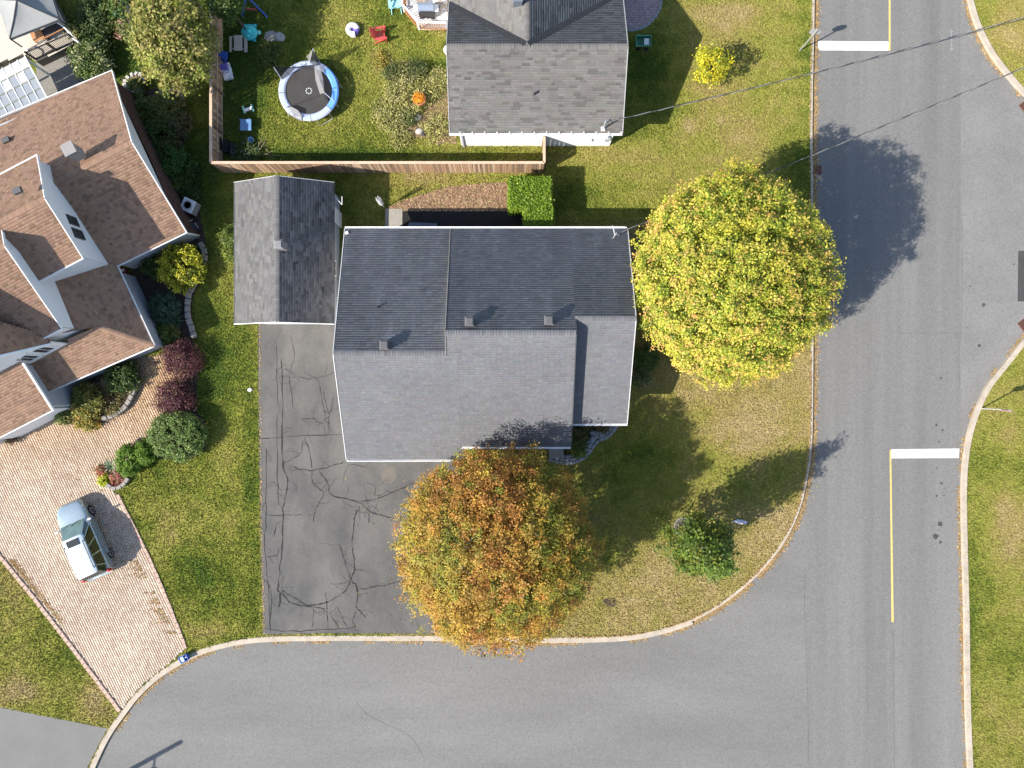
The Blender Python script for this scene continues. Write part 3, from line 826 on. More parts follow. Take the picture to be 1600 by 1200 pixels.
gutter(house, V3(XR, rS, E), V3(XE, rS, E), (0, -1))
edge_trim(house, [V3(XL, N_Y, E), V3(XL, lyr, lzr), V3(XL, lS, lSz)], mat('pale rake metal', (.5, .5, .51), .6), .02)
edge_trim(house, [V3(XE, N_Y, E), V3(XE, ryr, rzr), V3(XE - .03, rS, E)], mat('pale rake metal', (0, 0, 0)), .02)
edge_trim(house, [V3(XR + .03, ryr, zl(ryr) if ryr < myr else mzr - (ryr - myr) * .51), V3(XR + .03, myr, mzr), V3(XR + .03, mS, E)], M_TRIMG, .015)
edge_trim(house, [V3(XM - .0, N_Y, E), V3(XM, myr, mzr), V3(XM, lyr, zl(lyr))], mat('weathered edge metal', (.2, .19, .17), .6), .02, .03)
W1 = [(XL + .35, lS + .5), (XLM - .1, lS + .5), (XLM - .1, mS + .5), (XR - .1, mS + .5), (XR - .1, rS + .5), (XE - .4, rS + .5), (XE - .4, N_Y - .45), (XL + .35, N_Y - .45)]
wall_box(house, W1, 0, lSz + .02, M_SIDING)
for x, ry, rz, ys, zs in ((XL + .35, lyr, lzr, lS + .5, lSz), (XM + .02, myr, mzr, lS + .6, lSz), (XR - .03, myr, mzr, mS + .5, E), (XE - .4, ryr, rzr, rS + .5, E)):
    pts = [V3(x, ys, zs - .02), V3(x, ry, rz - .2), V3(x, N_Y - .45, E - .02), V3(x, N_Y - .45, 2.6), V3(x, ys, 2.6)]
    MB().add(pts + [p + V3(.06, 0, 0) for p in pts], [tuple(range(5)), tuple(range(9, 4, -1))] + [(i, (i + 1) % 5, 5 + (i + 1) % 5, 5 + i) for i in range(5)]).build('gable_wall', M_SIDING, house)
for (x, y), pl in zip(((604, 540), (735, 504), (857, 502)), (plLN, plMN, plMN)):
    roof_vent(house, x, y, *pl, w=.52, h=.74)
pipe(house, 592, 479, plLN, .3, .05)
# service mast at the back corner
q = on_plane(958, 372, *plMN)
mast = MB().path([q - V3(0, 0, .1), q + V3(0, 0, 1.25)], .04).build('service_mast', M_GALV, house)
MAST1 = q + V3(0, 0, 1.15)
MB().beam(q + V3(0, 0, .75), q + V3(-.02, .7, .02), .05, .05).beam(q + V3(0, 0, .75), q + V3(.35, .15, 0), .04, .04).build('mast_brace', M_TRIM, mast)
for wx, wy, ny in ((-7.6, N_Y - .45, 1), (-4.6, N_Y - .45, 1), (-.6, N_Y - .45, 1), (3.6, N_Y - .45, 1)):
    window(house, V3(wx, wy + .03, 1.7), (-1, 0, 0), (0, 0, 1), 1.3, 1.1)
for wx, wy in ((.6, mS + .5), (5.0, rS + .5)):
    window(house, V3(wx, wy - .03, 1.7), (1, 0, 0), (0, 0, 1), 1.7, 1.2, (3, 1))
gd = MB()
gdo = gd.box((-6.6, lS + .47, 1.1), (4.4, .06, 2.2)).build('garage_door', M_SIDING, house)
for i in range(4): MB().box((-6.6, lS + .43, .3 + .54 * i), (4.3, .03, .48)).build('door_panel', M_TRIM, gdo)
MB().box((-1.9, mS + .46, 1.05), (.95, .07, 2.1)).build('front_door', M_RED, house)
# white anchor at the roof's back corner
MB().box(P(542, 364, 3.25), (.16, .16, .12), .4).build('roof_bracket', M_TRIM, house)

# ---- detached garage
gar = empty('detached_garage', P(445, 395), 'small detached garage with light and dark grey shingle slopes at the driveway end', 'garage')
gx0, gxr, gx1, gy0, gy1, gez, gzr = -16.33, -13.40, -10.46, 3.52, 11.86, 2.6, 3.92
GW = [V3(gx0, gy0, gez), V3(gxr, gy0, gzr), V3(gxr, gy1, gzr), V3(gx0, gy1, gez)]
GE = [V3(gxr, gy0, gzr), V3(gx1, gy0, gez), V3(gx1, gy1, gez), V3(gxr, gy1, gzr)]
groof = MB().slab(GW, .14).slab(GE, .14).build('roof', M_DECKR, gar)
GC2 = (0.112, 0.111, 0.113)
shingles(groof, [dict(poly=GW, col=GC2, var=.11, dark=(.25, .86), blotch=.2, tab=(.16, .5)), dict(poly=GE, col=GC2, var=.16, dark=(.3, .75), blotch=.2, tab=(.16, .5))])
ridge_caps(groof, V3(gxr, gy0, gzr), V3(gxr, gy1, gzr), GC2)
edge_trim(gar, [V3(gx0, gy0, gez), V3(gxr, gy0, gzr), V3(gx1, gy0, gez)], r=.018)
edge_trim(gar, [V3(gx0, gy1, gez), V3(gxr, gy1, gzr), V3(gx1, gy1, gez)], MATS['pale rake metal'], r=.012)
edge_trim(gar, [V3(gx0, gy0, gez), V3(gx0, gy1, gez)], M_TRIMG, .02)
GWP = [(gx0 + .3, gy0 + .3), (gx1 - .3, gy0 + .3), (gx1 - .3, gy1 - .3), (gx0 + .3, gy1 - .3)]
wall_box(gar, GWP, 0, gez, M_SIDEGREY)
for y in (gy0 + .3, gy1 - .36):
    mb = MB(); pts = [V3(gx0 + .3, y, gez), V3(gx1 - .3, y, gez), V3(gxr, y, gzr - .15)]
    mb.add(pts + [p + V3(0, .06, 0) for p in pts], [(0, 1, 2), (5, 4, 3), (0, 3, 4, 1), (1, 4, 5, 2), (2, 5, 3, 0)]).build('gable_wall', M_SIDEGREY, gar)
roof_vent(gar, 443, 386, *plane_of(*GE[:3]), w=.52, h=.95, m=mat('grey vent metal', (.17, .17, .175), .6))
d = MB().box((gxr, gy0 + .27, 1.05), (4.0, .06, 2.1)).build('garage_door', M_SIDING, gar)
for i in range(4): MB().box((gxr, gy0 + .235, .28 + .52 * i), (3.9, .03, .46)).build('door_panel', M_TRIM, d)
window(gar, V3(gx1 - .28, 7.0, 1.5), (0, 1, 0), (0, 0, 1), .9, .7)
MB().box((gx1 - .22, 10.2, .9), (.1, .9, 1.8)).build('side_door', M_TRIM, gar)
MB().beam(V3(gx1 + .05, 11.0, 2.45), V3(gx1 + .4, 10.6, 2.35), .03, .03).beam(V3(gx1 + .4, 11.1, 2.35), V3(gx1 + .4, 10.6, 2.35), .03, .03).build('wall_bracket', M_TRIM, gar)

# ---- grey neighbour house
nb = empty('neighbour_house', P(840, 90), 'pale grey shingled house with crossing gable and white south wall behind the fence', 'house')
nx0, nx1 = -3.63, 6.42; nyS, nyR, nez, nzr = 14.57, 18.70, 3.1, 5.06
pt = (nzr - nez) / (nyR - nyS)
nyN = nyR + (nzr - nez) / pt
cx = .82; cp = .335
# main south slope
NS = [V3(nx0, nyS, nez), V3(nx1, nyS, nez), V3(nx1, nyR, nzr), V3(nx0, nyR, nzr)]
# north slope either side of the valleys
vl = lambda dy: pt * dy / cp
yv = nyN
dxv = (nzr - nez) / cp
def vpt(side, y): return V3(cx + side * vl(y - nyR), y, nzr - pt * (y - nyR))
yl = nyR + (cx - nx0) * cp / pt; yr = nyR + (nx1 - cx) * cp / pt
NNW = [V3(nx0, nyR, nzr), V3(cx, nyR, nzr), V3(nx0, yl, nzr - pt * (yl - nyR))]
NNE = [V3(cx, nyR, nzr), V3(nx1, nyR, nzr), V3(nx1, yr, nzr - pt * (yr - nyR))]
yF = 30.0
CW = [V3(cx, nyR, nzr), V3(cx, yF, nzr), V3(nx0, yF, nzr - cp * (cx - nx0)), V3(nx0, yl, nzr - cp * (cx - nx0))]
CE = [V3(cx, nyR, nzr), V3(nx1, yr, nzr - cp * (nx1 - cx)), V3(nx1, yF, nzr - cp * (nx1 - cx)), V3(cx, yF, nzr)]
mb = MB()
for pl in (NS, NNW, NNE, CW, CE): mb.slab(pl, .15)
nroof = mb.build('roof', M_DECKR, nb)
NC = (0.130, 0.126, 0.122)
shingles(nroof, [dict(poly=NS, col=NC, var=.07, dark=(.16, .74), blotch=.25, tab=(.2, .62)), dict(poly=NNW, col=NC, var=.10, dark=(.2, .8), stain=.22, tab=(.2, .6)), dict(poly=NNE, col=NC, var=.10, dark=(.2, .8), stain=.15, tab=(.2, .6)),
                 dict(poly=CW, col=NC, var=.08, dark=(.15, .8), tab=(.2, .6)), dict(poly=CE, col=NC, var=.10, dark=(.2, .75), tab=(.2, .6))])
ridge_caps(nroof, V3(nx0, nyR, nzr), V3(nx1, nyR, nzr), NC); ridge_caps(nroof, V3(cx, nyR + .1, nzr), V3(cx, yF, nzr), NC)
for sgn, ye in ((-1, yl), (1, yr)):
    a = V3(cx, nyR, nzr) + V3(sgn * .1, .1, .03); b = vpt(sgn, ye) + V3(0, 0, .03)
    MB().beam(a, b, .34, .02).build('valley_flashing', mat('dark valley metal', (.022, .023, .026), .6), nb)
gutter(nb, V3(nx0, nyS, nez), V3(nx1, nyS, nez), (0, -1))
for x in np.arange(nx0 + .6, nx1, .72):
    MB().box((x, nyS - .03, nez + .03), (.05, .2, .025)).build('gutter_hanger', M_TRIM, nb)
M_RAKE = mat('grey rake metal', (.34, .34, .35), .6)
edge_trim(nb, [V3(nx0, nyS, nez), V3(nx0, nyR, nzr), V3(nx0, yl, NNW[2].z)], M_RAKE, .018); edge_trim(nb, [V3(nx1, nyS, nez), V3(nx1, nyR, nzr), V3(nx1, yr, NNE[2].z)], M_RAKE, .02)
NWP = [(nx0 + .5, nyS + .30), (nx1 - .35, nyS + .30), (nx1 - .35, yF), (nx0 + .5, yF)]
wall_box(nb, NWP, 0, nez, M_SIDING)
for x in (nx0 + .5, nx1 - .41):
    mb = MB(); pts = [V3(x, nyS + .3, nez), V3(x, nyR, nzr - .15), V3(x, 22.3, nez)]
    mb.add(pts + [p + V3(.06, 0, 0) for p in pts], [(0, 1, 2), (5, 4, 3), (0, 3, 4, 1), (1, 4, 5, 2), (2, 5, 3, 0)]).build('gable_wall', M_SIDING, nb)
MB().box((nx0 + .62, nyS + .26, 1.5), (.1, .08, 3.0)).build('downspout', mat('grey downspout', (.5, .5, .56), .5), nb)
plNS = plane_of(*NS[:3]); plCW = plane_of(*CW[:3])
pipe(nb, 834, 148, plNS, .35, .06, M_TRIMG)
roof_vent(nb, 809, 4, *plCW, w=.6, h=.7, m=mat('blue grey vent', (.11, .13, .16), .5))
q = on_plane(942, 202, *plNS)
mast = MB().path([q - V3(0, 0, .1), q + V3(0, 0, 1.2)], .045).build('service_mast', M_GALV, nb)
MAST2 = q + V3(0, 0, 1.1)
MB().beam(q + V3(0, 0, .7), q + V3(.3, .5, .25), .05, .05).box(q + V3(0, 0, .05), (.22, .22, .1)).build('mast_brace', M_TRIM, mast)
MB().box((5.75, nyS + .2, 1.5), (.3, .16, .45)).tube((5.75, nyS + .2, 1.7), (5.75, nyS + .2, 2.95), .04).build('meter_box', M_SIDEGREY, nb)
MB().box((4.6, nyS + .24, 1.2), (.45, .1, .35)).build('wall_hose_box', M_TRIM, nb)
MB().lathe(P(701, 79, .6), [(.26, -.1), (.31, .1), (.27, .1), (.22, -.05)], 18).build('hose_reel', M_TRIM, nb)

# ---- brown house (turned about 28 degrees)
bh = empty('brown_house', P(110, 380), 'brown shingled house with stepped white gables beside the paver driveway', 'house')
uu = Vector((.886, .463, 0)).normalized(); vv = Vector((-uu.y, uu.x, 0))
BC = (0.275, 0.174, 0.122)
A = P(175, 110, 2.6); B = P(206, 222, 4.9); C = P(291, 362, 2.6); D = P(182, 415, 2.6)
uN = Vector((.923, .385, 0)).normalized(); uS = (C - D).normalized()
Aw = A - uN * 14; Bw = B - uu * 14; Cw = C - uS * 14
def flat4(a, b, c, d):
    p0, n = plane_of(a, b, c)
    return [a, b, c, V3(d.x, d.y, p0.z - ((d.x - p0.x) * n.x + (d.y - p0.y) * n.y) / n.z)]
R1N = flat4(B, Bw, A, Aw); R1N = [R1N[2], R1N[0], R1N[1], R1N[3]]
R1S = flat4(B, C, Cw, Bw)
n2, a2, s2 = P(58, 242, 5.5), P(70, 310, 6.85), P(130, 404, 5.5)
R2N = [n2, a2, a2 - uu * 10, n2 - uu * 10]; R2S = [a2, s2, s2 - uu * 10, a2 - uu * 10]
n3, a3, s3 = P(1, 345, 6.2), P(7, 384, 7.4), P(97, 514, 5.5)
R3N = [n3, a3, a3 - uu * 9, n3 - uu * 9]; R3S = [a3, s3, s3 - uu * 9, a3 - uu * 9]
K = P(240, 540, 2.6); dk = (D - K).normalized(); inE = Vector((-dk.y, dk.x, 0))
if inE.x > 0: inE = -inE
pE = plane_of(K, K + dk, K + inE + V3(0, 0, .5))
sw = P(69, 614, 2.6); ds = (sw - K).normalized(); inS = Vector((-ds.y, ds.x, 0))
if inS.y < 0: inS = -inS
pSo = plane_of(K, K + ds, K + inS + V3(0, 0, .5))
hipd = pE[1].cross(pSo[1]).normalized()
if hipd.z < 0: hipd = -hipd
Hp = K + hipd * 3.1
P1E = [K, D, on_plane(151, 404, *pE), on_plane(77, 428, *pE), on_plane(97, 520, *pE), Hp]
P1S = [K, Hp, on_plane(90, 540, *pSo), on_plane(30, 566, *pSo), sw]
e0, e1 = P(82, 640, 3.3), P(0, 682, 3.3); dp = (e1 - e0).normalized(); inP = Vector((-dp.y, dp.x, 0))
if inP.y < 0: inP = -inP
pP = plane_of(e0, e0 + dp, e0 + inP + V3(0, 0, .45))
P2 = [e0, on_plane(35, 566, *pP), on_plane(0, 582, *pP), on_plane(0, 582, *pP) + dp * 5, e1 + dp * 5, e1]
E4 = P(78, 538, 5.4)
f4 = E4 - uu * 3.0 + V3(0, 0, 3.0 * 1.2)
R4E = [E4, f4, f4 + vv * 5.5, P(66, 529, 5.45) + vv * 5.5 - uu * 0.0, P(66, 529, 5.45)]
# east slope of the steep dormer: plane through E4 rising along -u
n4 = (uu * 1.2 + V3(0, 0, 1)).normalized()
R4E = [E4, f4, f4 + vv * 4.0, E4 + vv * .6]
g4 = f4 - uu * 3.0 - V3(0, 0, 3.6)
R4W = [f4, g4, g4 + vv * 4, f4 + vv * 4]
mb = MB()
for pl in (R1N, R1S, R2N, R2S, R3N, R3S, P1E, P1S, P2, R4E, R4W): mb.slab(pl, .13)
broof = mb.build('roof', mat('brown underlay', (.10, .06, .04), .95), bh)
bs = dict(col=BC, var=.06, dark=(.24, .76), blotch=.2, tab=(.15, .3))
shingles(broof, [dict(poly=pl, **bs) for pl in (R1N, R1S, R2N, R2S, R3N, R3S, P1E, P1S, P2, R4E, R4W)], expo=.16)
ridge_caps(broof, B, Bw, BC); ridge_caps(broof, a2, a2 - uu * 10, BC); ridge_caps(broof, a3, a3 - uu * 9, BC); ridge_caps(broof, K, Hp, [c * 1.0 for c in BC])
def drop_wall(pts, z0, off, m, name='wall'):
    """Vertical wall under a line of roof points, set back by off."""
    pts = [Vector(p) + off - V3(0, 0, .06) for p in pts]
    lo = [V3(p.x, p.y, z0) for p in reversed(pts)]
    n = Vector((off.x, off.y, 0)).normalized() * .08
    ring = pts + lo; k = len(ring)
    return MB().add(ring + [p + n for p in ring], [tuple(range(k)), tuple(range(2 * k - 1, k - 1, -1))] + [(i, (i + 1) % k, k + (i + 1) % k, k + i) for i in range(k)]).build(name, m, bh)
i = .22
drop_wall([n2 - vv * i, a2, s2 + vv * i], 2.7, -uu * .12, M_SIDING, 'gable_wall')
drop_wall([n3 - vv * i, a3, s3 + vv * i], 2.7, -uu * .12, M_SIDING, 'gable_wall')
drop_wall([s2 + uu * -.1, s2 - uu * 8], 2.7, vv * i, M_SIDING)
drop_wall([s3 + uu * -.1, s3 - uu * 8], 2.7, vv * i, M_SIDING)
drop_wall([A + (C - A) * .03, B, C + (A - C) * .03], 2.62, -uu * .22, M_SIDING, 'gable_wall')
front = drop_wall([E4 - uu * .15, f4, g4 + uu * .15], 2.9, vv * .22, M_SIDING, 'dormer_wall')
drop_wall([D - vv * .1, K + vv * .3], 0.0, -uu * .35, M_SIDEGREY)
drop_wall([K - uu * .35, sw], 0.0, vv * .35, M_SIDEGREY)
drop_wall([e0 - uu * .35, e1 + dp * 4], 0.0, vv * .4, M_SIDEGREY)
drop_wall([e0 + vv * .4, P2[1]], 0.0, -uu * .3, M_SIDEGREY)
drop_wall([Aw, A - uu * .3], 0.0, -vv * .35, M_SIDEGREY)
drop_wall([C - uu * .3, D - uu * .2], 0.0, vv * .35, M_SIDEGREY)
# brick east wall: each course laid as single bricks joined in one mesh
bA = A + (C - A) * .03 - uu * .28; bC = C + (A - C) * .03 - uu * .28
dl = V3(bC.x - bA.x, bC.y - bA.y, 0); Lw = dl.length; dl.normalize(); yaw = math.atan2(dl.y, dl.x)
cs = []; hs = []
for r in range(36):
    x = -.1 * (r % 2)
    while x < Lw:
        w = min(.21, Lw - max(x, 0)); cxm = max(x, 0) + w / 2
        p = bA + dl * cxm; cs.append((p.x, p.y, .072 * r)); hs.append((w / 2 - .005, .06, .064)); x += .22
cs = np.array(cs); hs = np.array(hs); n = len(cs)
bcol = np.array([(.10, .055, .042)]) * (1 + RNG.normal(0, .16, (n, 1)))
mort = MB().box((bA + bC) / 2 * 1.0 + V3(0, 0, 1.3 - 2.6), (Lw, .09, 2.6), yaw).build('brick_wall', M_SIDEGREY, bh)
o = link('bricks', np_boxes('bricks', cs, hs, np.full(n, yaw), M_BRICK, np.clip(bcol, .01, 1)), mort); o['kind'] = 'stuff'
edge_trim(bh, [Aw, A], r=.022); edge_trim(bh, [A, B, C], r=.022); edge_trim(bh, [n2 - uu * 10, n2]); edge_trim(bh, [n2, a2, s2], r=.02)
edge_trim(bh, [n3, a3, s3], r=.02); edge_trim(bh, [s3, s3 - uu * 6], r=.03); edge_trim(bh, [s2, s2 - uu * 5], r=.03)
edge_trim(bh, [E4, f4], r=.05); edge_trim(bh, [e0, P2[1]], r=.05)
for ga, gb_, gv in ((C, D, -vv), (D, K, uu), (K, sw, -vv), (e0, e1 + dp * 4, -vv)): gutter(bh, ga, gb_, gv, w=.075)
MB().beam(C + V3(-.1, -.05, -.1), C + V3(-.35, .3, -2.5), .08, .08).build('downspout', M_TRIM, bh)
plR1 = plane_of(R1S[0], R1S[1], R1S[2]); plR2 = plane_of(R2S[0], R2S[1], R2S[2]); plR1N = plane_of(R1N[0], R1N[1], R1N[2])
q = on_plane(121, 240, *plR1)
ch = MB().box(q + V3(0, 0, .25), (.55, .55, 1.0), R(28)).build('roof_vent', mat('pale vent metal', (.24, .225, .22), .6), bh)
MB().box(q + V3(0, 0, .79), (.68, .68, .08), R(28)).build('vent_cap', mat('pale vent metal', (0, 0, 0)), ch)
for x, y, pl in ((12, 220, plR1N), (30, 299, plR2)):
    q = on_plane(x, y, *pl); MB().box(q + V3(0, 0, .12), (.42, .3, .22), R(22)).build('roof_vent', M_TRIMG, bh)
# window in the white gable above the big roof, and two in the steep dormer
g2 = (s2 - n2); gdir = V3(g2.x, g2.y, 0).normalized()
for t in (.60, .73):
    c0 = n2 + g2 * t
    window(bh, V3(c0.x, c0.y, 4.75) - uu * .05, -gdir, (0, 0, 1), .5, .85, (2, 2), M_DARK)
for t in (.9, 1.9):
    c0 = E4 - uu * t + vv * .20
    window(bh, V3(c0.x, c0.y, 4.6), uu, (0, 0, 1), .7, 1.3, (2, 2))
c0 = (e0 + e1) / 2
gd = MB().beam(e0 - uu * .6 + vv * .34 - V3(0, 0, 2.25), e0 - uu * 4.6 + vv * .34 - V3(0, 0, 2.25), .06, 2.1).build('garage_door', M_SIDING, bh)

# ------------------------------------------------------------------ paver driveway, walls and paths of stones
dirp = (P(290, 1012) - P(175, 765)).normalized(); yawp = math.atan2(dirp.y, dirp.x); perp = V3(-dirp.y, dirp.x, 0)
poly2 = [(p.x, p.y) for p in PAVER_DRIVE]
o0 = P(175, 765); L, W = .215, .145
ii, jj = np.meshgrid(np.arange(-70, 80), np.arange(-130, 70))
ox = ii * L + (jj % 2) * L * .5; oy = jj * W
cxs = (o0.x + dirp.x * ox + perp.x * oy).ravel(); cys = (o0.y + dirp.y * ox + perp.y * oy).ravel()
ok = inside(np.stack([cxs, cys], 1), poly2) & (cxs > -33.5)
cxs, cys = cxs[ok], cys[ok]; n = len(cxs)
pal = np.array([(.385, .30, .23), (.42, .34, .265), (.40, .315, .245), (.37, .28, .215), (.44, .36, .285)])
pc = pal[RNG.integers(0, 5, n)] * (1 + RNG.normal(0, .06, (n, 1)))
pxx, pyy = cxs / .04 + 800, 600 - cys / .04
warm = np.clip((760 - pyy) / 160, 0, 1)[:, None]
pc = pc * (1 + warm * np.array([-.08, -.22, -.40]))
pc = pc * (1 + (fbm(cxs * .5, cys * .5, 4) - .5) * .35)[:, None]
C = np.stack([cxs, cys, np.full(n, .004)], 1); HS = np.stack([np.full(n, L / 2 - .003), np.full(n, W / 2 - .003), .028 + RNG.normal(0, .0015, n)], 1)
o = link('pavers', np_boxes('pavers', C, HS, np.full(n, yawp) + RNG.normal(0, .01, n), M_PAVER, pc), paver_drive); o['kind'] = 'stuff'

def block_mesh(name, l, w, h, m, seed):
    r = random.Random(seed); bm = bmesh.new(); bmesh.ops.create_cube(bm, size=1)
    for v in bm.verts:
        v.co = Vector((v.co.x * l * r.uniform(.9, 1.0), v.co.y * w * r.uniform(.88, 1.0), (v.co.z + .5) * h * (1 if v.co.z < 0 else r.uniform(.93, 1.03))))
    bmesh.ops.bevel(bm, geom=bm.edges[:], offset=min(l, w, h) * .12, segments=1, affect='EDGES')
    me = bpy.data.meshes.new(name); bm.to_mesh(me); bm.free(); me.materials.append(m); return me

def stone_row(parent, pts, l, w, h, z, m, name='stone', jitter=.02):
    pts = catmull(pts, 8)
    meshes = [block_mesh(name, l * .96, w, h, m, k + int(l * 100)) for k in range(4)]
    seg = []; acc = 0
    for a, b in zip(pts[:-1], pts[1:]): seg.append((acc, (b - a).length, a, b)); acc += (b - a).length
    s = l / 2
    while s < acc:
        for (s0, ln, a, b) in seg:
            if s0 <= s <= s0 + ln and ln > 0:
                p = a.lerp(b, (s - s0) / ln); d = b - a
                o = link(name, random.choice(meshes), parent, False)
                o.matrix_parent_inverse = parent_matrix(parent).inverted()
                o.location = (p.x + random.gauss(0, jitter * .4), p.y + random.gauss(0, jitter * .4), z)
                o.rotation_euler = (0, 0, math.atan2(d.y, d.x) + random.gauss(0, .04)); break
        s += l

M_EDGE = mat('pink edging stone', (.40, .29, .235), .9, .15, 4, .3, 40)
M_EDGE2 = mat('grey wall block', (.255, .235, .215), .9, .2, 4, .4, 40)
M_EDGE3 = mat('blue grey walk stone', (.25, .26, .28), .9, .2, 4, .4, 40)
stone_row(paver_drive, [P(188, 1111), P(120, 1020), P(60, 942), P(0, 868), P(-60, 795)], .34, .26, .12, -.02, M_EDGE, 'edging_stone')
stone_row(paver_drive, [P(291, 1013), P(262, 938), P(232, 868), P(186, 776)], .34, .2, .1, -.02, M_EDGE, 'edging_stone')
def wall_of(label, px, l, w, h, m, rows=1, cat='garden wall'):
    t = empty('garden_wall', P(*px[len(px) // 2]), label, cat)
    for r in range(rows): stone_row(t, [P(x, y, h * (r + 1)) for x, y in px], l, w, h * .97, h * r, m)
    return t
wall_of('curved pale block wall around the planting under the brown eaves', [(158, 655), (180, 647), (197, 632), (207, 612), (211, 590), (210, 578)], .36, .30, .2, M_EDGE2, 2)
wall_of('low grey stone wall curving between the dark plantings and the shaded lawn strip', [(311, 378), (318, 392), (317, 410), (304, 440), (294, 460), (292, 490), (298, 512), (303, 528)], .42, .34, .2, M_EDGE2, 2)
wall_of('short rounded stone wall of the flower planter beside the paved drive', [(165, 757), (178, 763), (192, 757), (200, 745)], .34, .24, .17, M_EDGE2, 2)
wall_of('mossy stone edging of the shaded bed near the wooden fence', [(246, 147), (262, 141), (275, 139), (282, 150), (285, 170)], .4, .3, .3, M_EDGE2, 1)
t = empty('entry_walk', P(915, 690), 'winding grey stone walk by the front corner of the bungalow', 'garden walk')
PATHL = [(858, 713), (880, 718), (900, 716), (914, 706), (924, 693), (932, 684), (945, 679), (956, 668), (962, 658)]
for off in (-.21, .0, .21):
    pts = catmull([P(x, y) for x, y in PATHL], 6); q = []
    for k, p in enumerate(pts):
        d = (pts[min(k + 1, len(pts) - 1)] - pts[max(k - 1, 0)]).normalized(); q.append(p + V3(-d.y, d.x, 0) * off)
    stone_row(t, q, .34, .19, .12, 0, M_EDGE3)
stone_row(t, [P(926, 682), P(925, 690)], .3, .3, .26, 0, M_EDGE3); stone_row(t, [P(921, 676), P(936, 676)], .36, .3, .22, 0, M_EDGE3)
t = empty('front_step', P(871, 706), 'grey front step under the bungalow eave by the maple', 'step')
MB().box(P(869, 702, .12), (.9, 1.0, .24)).build('step_slab', M_CONC, t); MB().box(P(869, 697, .32), (.7, .6, .16)).build('step_tread', M_EDGE3, t)

# round patio of pavers beside the neighbour house
pat = empty('round_patio', P(985, 8), 'round pinkish paved patio beside the grey neighbour house', 'patio')
pc0 = P(984, -2); rad = 2.05
MB().lathe((pc0.x, pc0.y, 0), [(rad, -.05), (rad, .012)], 40).build('patio_bed', M_SAND, pat)
g = np.arange(-2.1, 2.1, .16); gx, gy = np.meshgrid(g, np.arange(-2.1, 2.1, .16)); gx = gx + ((np.arange(len(gx)) % 2) * .08)[:, None]
gx, gy = gx.ravel(), gy.ravel(); k = gx ** 2 + gy ** 2 < (rad - .2) ** 2; gx, gy = gx[k], gy[k]; n = len(gx)
o = link('pavers', np_boxes('pavers', np.stack([gx + pc0.x, gy + pc0.y, np.zeros(n)], 1), np.stack([np.full(n, .074), np.full(n, .074), .035 + RNG.normal(0, .002, n)], 1), np.zeros(n), M_PAVER, np.array([(.33, .25, .27)]) * (1 + RNG.normal(0, .08, (n, 1)))), pat); o['kind'] = 'stuff'
stone_row(pat, [V3(pc0.x + (rad - .08) * math.cos(a), pc0.y + (rad - .08) * math.sin(a), 0) for a in np.linspace(-PI * .8, PI * .5, 22)], .3, .16, .06, 0, M_EDGE3, 'edging_stone')

# ------------------------------------------------------------------ fence: every board its own part
def fence(label, runs, h=1.85):
    f = empty('wooden_fence', (runs[0][0][0], runs[0][0][1], 0), label, 'fence')
    meshes = []
    for k, m in enumerate((M_FENCE, M_FENCEB, M_FENCEC, M_FENCE, M_FENCEB)):
        mb = MB(); hh = h - .05 + random.uniform(-.015, .015)
        meshes.append(mb.box((0, 0, hh / 2 + .03), (.132, .02, hh)).mesh('board', m))
    post = MB().box((0, 0, h / 2 + .02), (.10, .10, h + .04)).mesh('post', M_FENCEB)
    for p0, p1, side in runs:                       # side: +1 boards on the left of travel, rails on the right
        p0 = Vector((*p0, 0)); p1 = Vector((*p1, 0)); d = p1 - p0; L = d.length; d.normalize(); nn = V3(-d.y, d.x, 0) * side; yaw = math.atan2(d.y, d.x)
        n = int(L / .148)
        for i in range(n):
            p = p0 + d * (L * (i + .5) / n) + nn * (.045 + random.uniform(-.003, .003))
            o = link('board', random.choice(meshes), f, False); o.matrix_parent_inverse = parent_matrix(f).inverted(); o.location = (p.x, p.y, random.uniform(-.01, .01)); o.rotation_euler = (random.gauss(0, .006), random.gauss(0, .004), yaw + random.gauss(0, .01))
        k = max(1, round(L / 2.45))
        for i in range(k + 1):
            p = p0 + d * (L * i / k) - nn * .03
            o = link('post', post, f, False); o.matrix_parent_inverse = parent_matrix(f).inverted(); o.location = p; o.rotation_euler = (0, 0, yaw)
        for z in (.25, .95, h - .22):
            MB().beam(p0 - nn * .0 + V3(0, 0, z), p1 - nn * .0 + V3(0, 0, z), .045, .09).build('rail', M_FENCEC, f)
        MB().beam(p0 + V3(0, 0, h + .025), p1 + V3(0, 0, h + .025), .15, .035).build('cap_rail', mat('pale cap rail', (.52, .37, .27), .85, .15, 2), f)
    return f
FX, FY = -18.03, 13.25
fence('long cedar board fence around the backyard with the trampoline', [((FX, 25.2), (FX, FY), -1), ((FX, FY), (1.93, FY), -1), ((1.93, FY), (1.93, 14.8), -1)])

# ------------------------------------------------------------------ plants
def leaf_cloud(pts, nrm, size, col, spread=.7, aspect=.62):
    """Folded leaf quads: pts (n,3), nrm (n,3) rough facing, size (n,), col (n,3)."""
    n = len(pts)
    v = nrm + RNG.normal(0, spread, (n, 3)); v /= np.linalg.norm(v, axis=1, keepdims=True) + 1e-9
    r = RNG.normal(0, 1, (n, 3)); t = np.cross(v, r); t /= np.linalg.norm(t, axis=1, keepdims=True) + 1e-9
    b = np.cross(v, t); s = size[:, None]
    col = np.clip(col * 1.3, 0, .8)
    V = np.stack([pts - t * s * .5, pts + b * s * .5 * aspect + v * s * .08, pts + t * s * .5, pts - b * s * .5 * aspect + v * s * .08], 1).reshape(-1, 3)
    F = np.arange(4 * n).reshape(-1, 4)
    return V, F, col

